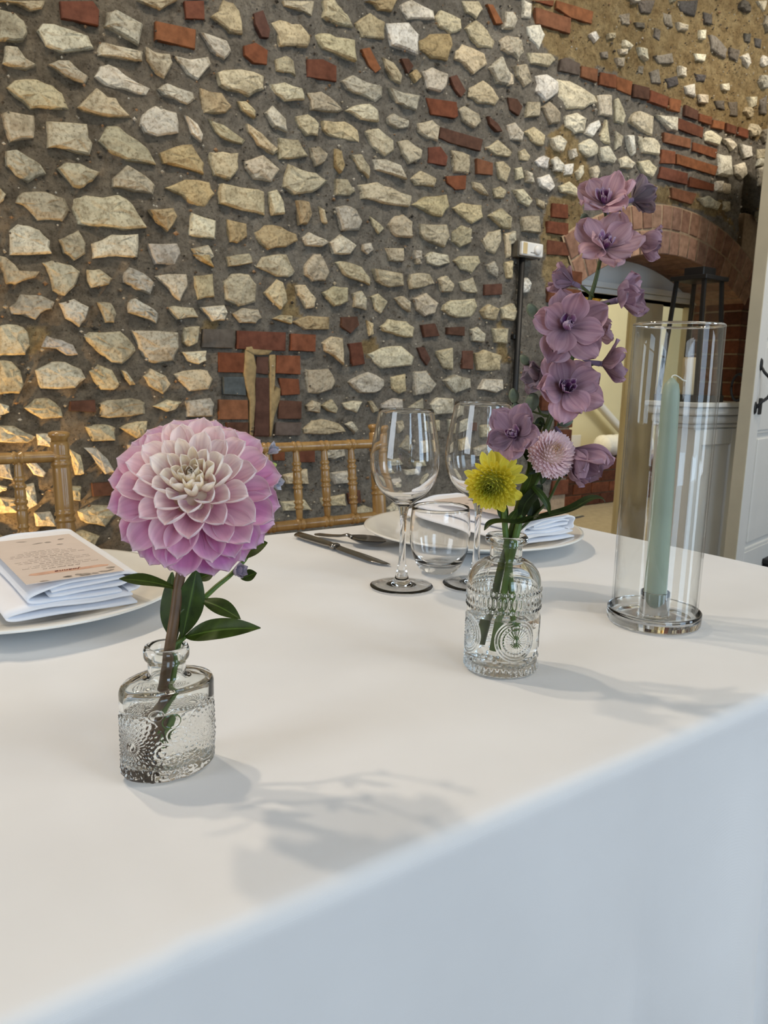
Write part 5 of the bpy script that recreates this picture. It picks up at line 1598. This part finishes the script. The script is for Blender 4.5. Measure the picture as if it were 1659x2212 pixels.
def bud(parent, c, d, R, mat=None):
    prof = [(0, -.9*R), (.35*R, -.75*R), (.62*R, -.2*R), (.6*R, .3*R), (.38*R, .75*R), (.15*R, .98*R), (0, 1.05*R)]
    v, f = lathe([(q.x, q.z) for q in spline([Vector((a, 0, b)) for a, b in prof], 3)], 20)
    for p_ in v:
        a = math.atan2(p_.y, p_.x); k = 1+.09*math.cos(5*a); p_.x *= k; p_.y *= k
    return mk('bud', (v, f), mat or BUDG, parent, True, M4(frame(d), c))

# ---- delphinium
de = thing('delphinium', B2, 'tall dusky lilac delphinium spire in the round bottle', 'flower')
spx = [(1050, 1385), (1076, 1250), (1104, 1152), (1140, 1030), (1190, 900), (1236, 770), (1272, 655), (1294, 575), (1306, 490), (1312, 440)]
path = spline([at_h(x, y, D2 + (.006 if y > 1200 else .004)) for x, y in spx], 6)
ds = mk('stem', tube(path, [.0034, .0032, .0030, .0024, .0018, .0014, .0011], 12), STEMD, de)
MV = S(198, 158, 170); MV2 = S(180, 146, 160); MV3 = S(214, 174, 178); MVD = S(142, 130, 138)
FLR = [ # px, py, depth offset, facing (right, up, towards), radius px, open deg, colour
 (1308, 440, -.010, (-.25, .55, .8), 66, 74, MV3), (1306, 535, -.016, (0, .45, .9), 72, 74, MV3), (1378, 520, .004, (.85, -.25, .35), 56, 46, MV2),
 (1366, 432, .012, (.8, .25, -.25), 52, 44, MVD), (1238, 612, .006, (-.75, .35, -.25), 54, 42, MV2), (1336, 648, -.008, (.72, .1, .65), 66, 58, MV2),
 (1224, 708, -.022, (-.05, .12, 1), 80, 80, MV), (1282, 716, .006, (.8, .1, .25), 46, 50, MV3), (1300, 786, -.006, (.92, -.05, .30), 60, 56, MV2),
 (1222, 842, -.020, (.02, .2, 1), 76, 78, MV), (1176, 806, .006, (-.9, -.2, .2), 52, 44, MVD), (1113, 940, -.016, (-.45, .15, .85), 64, 74, MV2),
 (1236, 972, -.004, (.55, -.70, .45), 86, 42, MV2)]
for i, (x, y, o, fc, R, op, cc) in enumerate(FLR):
    c = at_h(x, y, D2+o); n = RT*fc[0]+UP*fc[1]-FW*fc[2]
    floret(de, c, n, R*D2/FPX*1.14, op, 40+i, cc)
    # pedicel from the spire
    bpt = min(path, key=lambda q: (q-c).length + (0.9*max(0, q.z-c.z+.012)))
    nn = Vector(n).normalized(); e = c - nn*.006
    mk('pedicel', tube(spline([bpt, bpt.lerp(e, .5)-nn*.006+Vector((0, 0, -.002)), e], 4), .0011, 8), STEMD, ds)
for x, y, R, d in ((1150, 672, 17, (-.5, .8, .2)), (1110, 856, 17, (-.2, .9, .3)), (1116, 884, 15, (-.3, .8, .2)), (1134, 778, 14, (-.6, .7, 0)), (1220, 912, 17, (.9, .15, .2)), (1150, 868, 22, (-.2, -1, .1)), (1262, 468, 10, (-.8, -.4, .4))):
    c = at_h(x, y, D2+.004); dv = RT*d[0]+UP*d[1]-FW*d[2]
    bud(de, c, dv, R*D2/FPX)
    bpt = min(path, key=lambda q: (q-c).length + (0.9*max(0, q.z-c.z+.012)))
    mk('pedicel', tube(spline([bpt, bpt.lerp(c, .5)+Vector((0, 0, -.004)), c-dv.normalized()*R*D2/FPX*.8], 4), .0009, 8), STEMD, ds)

# ---- yellow chrysanthemum
YP_ = m_petal('yellow_petal', S(255, 246, 120), .6, (.66, .70, .40, 1), .34, .10)
YM = [petal_mesh('petal', YP_, 1.0, .36, .8, .20, .62, .25, .5, 6, 4, .0, 1), petal_mesh('petal', YP_, 1.0, .42, .5, -.10, .62, .3, .5, 6, 4, .03, 2)]
ch = thing('yellow_chrysanthemum', B2, 'yellow chrysanthemum with green eye, low at the left of the round bottle', 'flower')
yc = at_h(1063, 1046, D2-.012); yn = (-FW*.80 - RT*.30 - UP*.30).normalized()
cs_ = mk('stem', tube(spline([at_h(1108, 1395, D2-.006), at_h(1106, 1290, D2-.004), at_h(1092, 1150, D2-.001), at_h(1088, 1095, D2+.004), at_h(1078, 1058, D2+.008), yc - yn*.008], 6), [.0026, .0026, .0025, .0024, .0024], 12), STEMG, ch)
YHM = frame(yn, RT); hd2 = mk('flower_head', lathe([(0, -.010), (.008, -.008), (.0108, -.003), (.0095, .003), (.0055, .0072), (0, .0088)], 18), plain('chrysanthemum_disc', S(150, 150, 44), .7), ch, True, M4(YHM, yc))
NP = 150; r = random.Random(5)
for k in range(NP):
    s = (k+.6)/NP; phi = k*math.radians(137.508); skirt = s > .86
    if skirt and r.random() < .3: continue
    th = math.radians(112*s**.72)
    al = math.radians(110*s**.72*(.72 if not skirt else 1.0)+r.uniform(-6, 6)); L = (.0050+.0095*s**.8)*r.uniform(.92, 1.08)*(1.25 if skirt else 1)
    rad = YHM @ Vector((math.cos(phi), math.sin(phi), 0)); d = yn*math.cos(al)+rad*math.sin(al); nn = yn*math.sin(al)-rad*math.cos(al); x = d.cross(nn)
    rot = Matrix(((x.x, d.x, nn.x), (x.y, d.y, nn.y), (x.z, d.z, nn.z))) @ Matrix.Rotation(r.uniform(-.2, .2), 3, 'Y')
    cc = lerpc([(0, S(88, 104, 22)), (.10, S(120, 132, 26)), (.20, S(196, 192, 48)), (.5, S(236, 222, 70)), (1, S(246, 234, 84))], s)
    put('petal', YM[0] if not skirt else YM[1], hd2, M4(rot, yc+yn*(.0120*math.cos(th)-.003)+rad*.0112*math.sin(th), (L*(1.05 if not skirt else 1.2), L, L)), cc)
add_leaf(cs_, (1092, 1130), (1080, 1070), D2+.002, D2+.006, TOC-RT*.3, 24, LEAF, bow=.03, seed=2)
add_leaf(cs_, (1096, 1128), (1118, 1098), D2-.002, D2-.006, TOC+RT*.3, 18, LEAF, bow=.05, seed=3)
add_leaf(cs_, (1082, 1016), (1118, 1004), D2+.010, D2+.008, TOC+UP*.5, 24, LEAFD, bow=.05, seed=4)

# ---- pink aster
PA = m_petal('aster_petal', S(244, 226, 234), .6, (.92, .80, .86, 1), .2, .08)
AM = petal_mesh('petal', PA, 1.0, .27, .7, .22, .66, .25, .5, 5, 4, 0, 1)
asr = thing('pink_aster', B2, 'pale pink pompon aster between the lilac florets above the round bottle', 'flower')
ac = at_h(1192, 980, D2-.014); an = (-FW*.88 + RT*.16 + UP*.30).normalized()
as_ = mk('stem', tube(spline([at_h(1070, 1400, D2-.004), at_h(1094, 1250, D2-.003), at_h(1116, 1152, D2-.003), at_h(1136, 1080, D2+.006), at_h(1168, 1020, D2+.006), ac-an*.008], 6), [.0030, .0030, .0028, .0024, .0022], 12), STEMG, asr)
AHM = frame(an, RT); hd3 = mk('flower_head', lathe([(0, -.009), (.008, -.008), (.0118, -.002), (.0095, .004), (.005, .0072), (0, .0080)], 18), plain('aster_disc', S(206, 176, 160), .7), asr, True, M4(AHM, ac))
NP = 270; r = random.Random(9)
for k in range(NP):
    s = (k+.6)/NP; phi = k*math.radians(137.508); th = math.radians(114*s**.62)
    al = math.radians(100*s**.62+r.uniform(-9, 9)); L = (.0042+.0052*s**.6)*r.uniform(.9, 1.12)
    rad = AHM @ Vector((math.cos(phi), math.sin(phi), 0)); d = an*math.cos(al)+rad*math.sin(al); nn = an*math.sin(al)-rad*math.cos(al); x = d.cross(nn)
    rot = Matrix(((x.x, d.x, nn.x), (x.y, d.y, nn.y), (x.z, d.z, nn.z)))
    cc = lerpc([(0, S(214, 184, 120)), (.04, S(236, 206, 176)), (.12, S(255, 238, 238)), (1, S(250, 226, 228))], s)
    put('petal', AM, hd3, M4(rot, ac+an*(.0095*math.cos(th)-.001)+rad*.0122*math.sin(th), (L*1.5, L, L)), cc)
for k in range(12):
    phi = 2*math.pi*k/12+.2; rad = AHM @ Vector((math.cos(phi), math.sin(phi), 0))
    obj('sepal', leaf_mesh(ac-an*.009+rad*.004, ac-an*(.012 if k % 2 else .006)+rad*(.017+.005*(k % 3)), -an, .008, LEAFD, bow=-.06, seed=k), hd3)
# blades along the aster stem
def blade(parent, pts, wpx, nrm, mat, seed=0):
    """long arching leaf along a curve"""
    P = spline([at_h(x, y, D2+o) for x, y, o in pts], 6); n = Vector(nrm).normalized(); V, F, C = [], [], []; m = len(P)
    for i, q in enumerate(P):
        t = i/(m-1); tn = (P[min(i+1, m-1)]-P[max(i-1, 0)]).normalized(); x = tn.cross(n).normalized(); nn = x.cross(tn)
        w = wpx*D2/FPX/2*(max(.06, math.sin(math.pi*min(1, .08+.92*t**.85))**.7))
        for j in range(5):
            s = -1+j/2; V.append(q + x*w*s + nn*abs(s)*w*.35); C.append((t, abs(s), j/4, 1))
    for i in range(m-1):
        for j in range(4): a = i*5+j; F.append((a, a+1, a+6, a+5))
    return obj('leaf', mesh('leaf', V, F, True, mat, C), parent)
blade(as_, [(1150, 1116, -.004), (1118, 1130, -.012), (1080, 1128, -.022), (1058, 1132, -.028), (1046, 1146, -.032)], 24, TOC*.5+UP, LEAFD)
blade(as_, [(1130, 1130, -.004), (1170, 1118, -.010), (1230, 1102, -.008), (1275, 1078, 0), (1300, 1078, .004), (1308, 1088, .006)], 24, TOC*.6+UP, LEAFD)
blade(as_, [(1124, 1120, 0), (1136, 1086, -.004), (1162, 1058, -.006), (1172, 1048, -.006)], 28, TOC+UP*.2, LEAFD)
blade(as_, [(1150, 1050, -.006), (1166, 1066, -.010), (1182, 1090, -.012), (1188, 1112, -.010)], 16, TOC+UP*.2, LEAF)
blade(as_, [(1146, 1118, .008), (1150, 1098, .010), (1146, 1076, .010), (1140, 1058, .010)], 34, TOC, LEAFD)
blade(as_, [(1130, 1070, .0), (1146, 1036, -.004), (1148, 1010, -.004), (1140, 985, -.004)], 24, TOC, LEAF)
blade(as_, [(1150, 1000, .004), (1140, 975, .004), (1146, 945, .004), (1152, 925, .006)], 24, TOC, LEAFD)
blade(as_, [(1160, 940, .004), (1162, 920, .004), (1168, 908, .004), (1176, 922, .004)], 18, TOC, LEAFD)
# thin stem carrying the lowest right floret
mk('side_stem', tube(spline([at_h(1112, 1155, D2+.004), at_h(1150, 1118, D2+.006), at_h(1186, 1078, D2+.006), at_h(1208, 1035, D2+.004), at_h(1236, 1004, D2+.002)], 6), .0012, 8), STEMD, ds)

# ---- pale sprig behind the dahlia
sg = thing('lilac_sprig', (B1[0]+.002, B1[1]+.002, B1[2]), 'thin sprig of pale lilac bells behind the dahlia', 'flower')
ss = mk('stem', tube(spline([at_h(350, 1590, D1+.008), at_h(372, 1480, D1+.006), at_h(384, 1400, D1+.006), at_h(420, 1318, D1+.016), at_h(462, 1272, D1+.022), at_h(502, 1238, D1+.030), at_h(540, 1190, D1+.040), at_h(560, 1100, D1+.045), at_h(578, 1010, D1+.045)], 6), [.0022, .0020, .0016, .0013, .0010], 10), STEMG, sg)
PL = S(190, 178, 194); PG = S(205, 210, 220)
for i, (x, y, fc, R, cc) in enumerate(((512, 1236, (.75, .15, .55), 34, PL), (588, 980, (.7, .5, .3), 26, PG), (592, 1042, (.9, -.05, .3), 27, PG), (562, 1162, (.5, -.7, .3), 20, PG))):
    o = .030 if i == 0 else .045
    floret(sg, at_h(x-8, y, D1+o), RT*fc[0]+UP*fc[1]-FW*fc[2], R*D1/FPX*1.2, 34, 70+i, cc, False, 5, [PPM], False, (.9, 1.05))
bud(sg, at_h(588, 1005, D1+.044), RT+UP*.2, 11*D1/FPX, plain('lime_bud', S(176, 184, 96), .6))
add_leaf(ss, (515, 1208), (578, 1172), D1+.036, D1+.030, TOC+UP*.6, 40, LEAF, bow=.08, seed=3, wide=.6, blunt=.8)
add_leaf(ss, (520, 1250), (555, 1238), D1+.032, D1+.030, TOC+UP*.3, 26, LEAF, bow=.05, seed=6, wide=.6, blunt=.8)
add_leaf(ss, (425, 1252), (462, 1238), D1+.020, D1+.022, TOC+UP*.5, 30, LEAF, bow=.05, seed=7, wide=.6, blunt=.8)
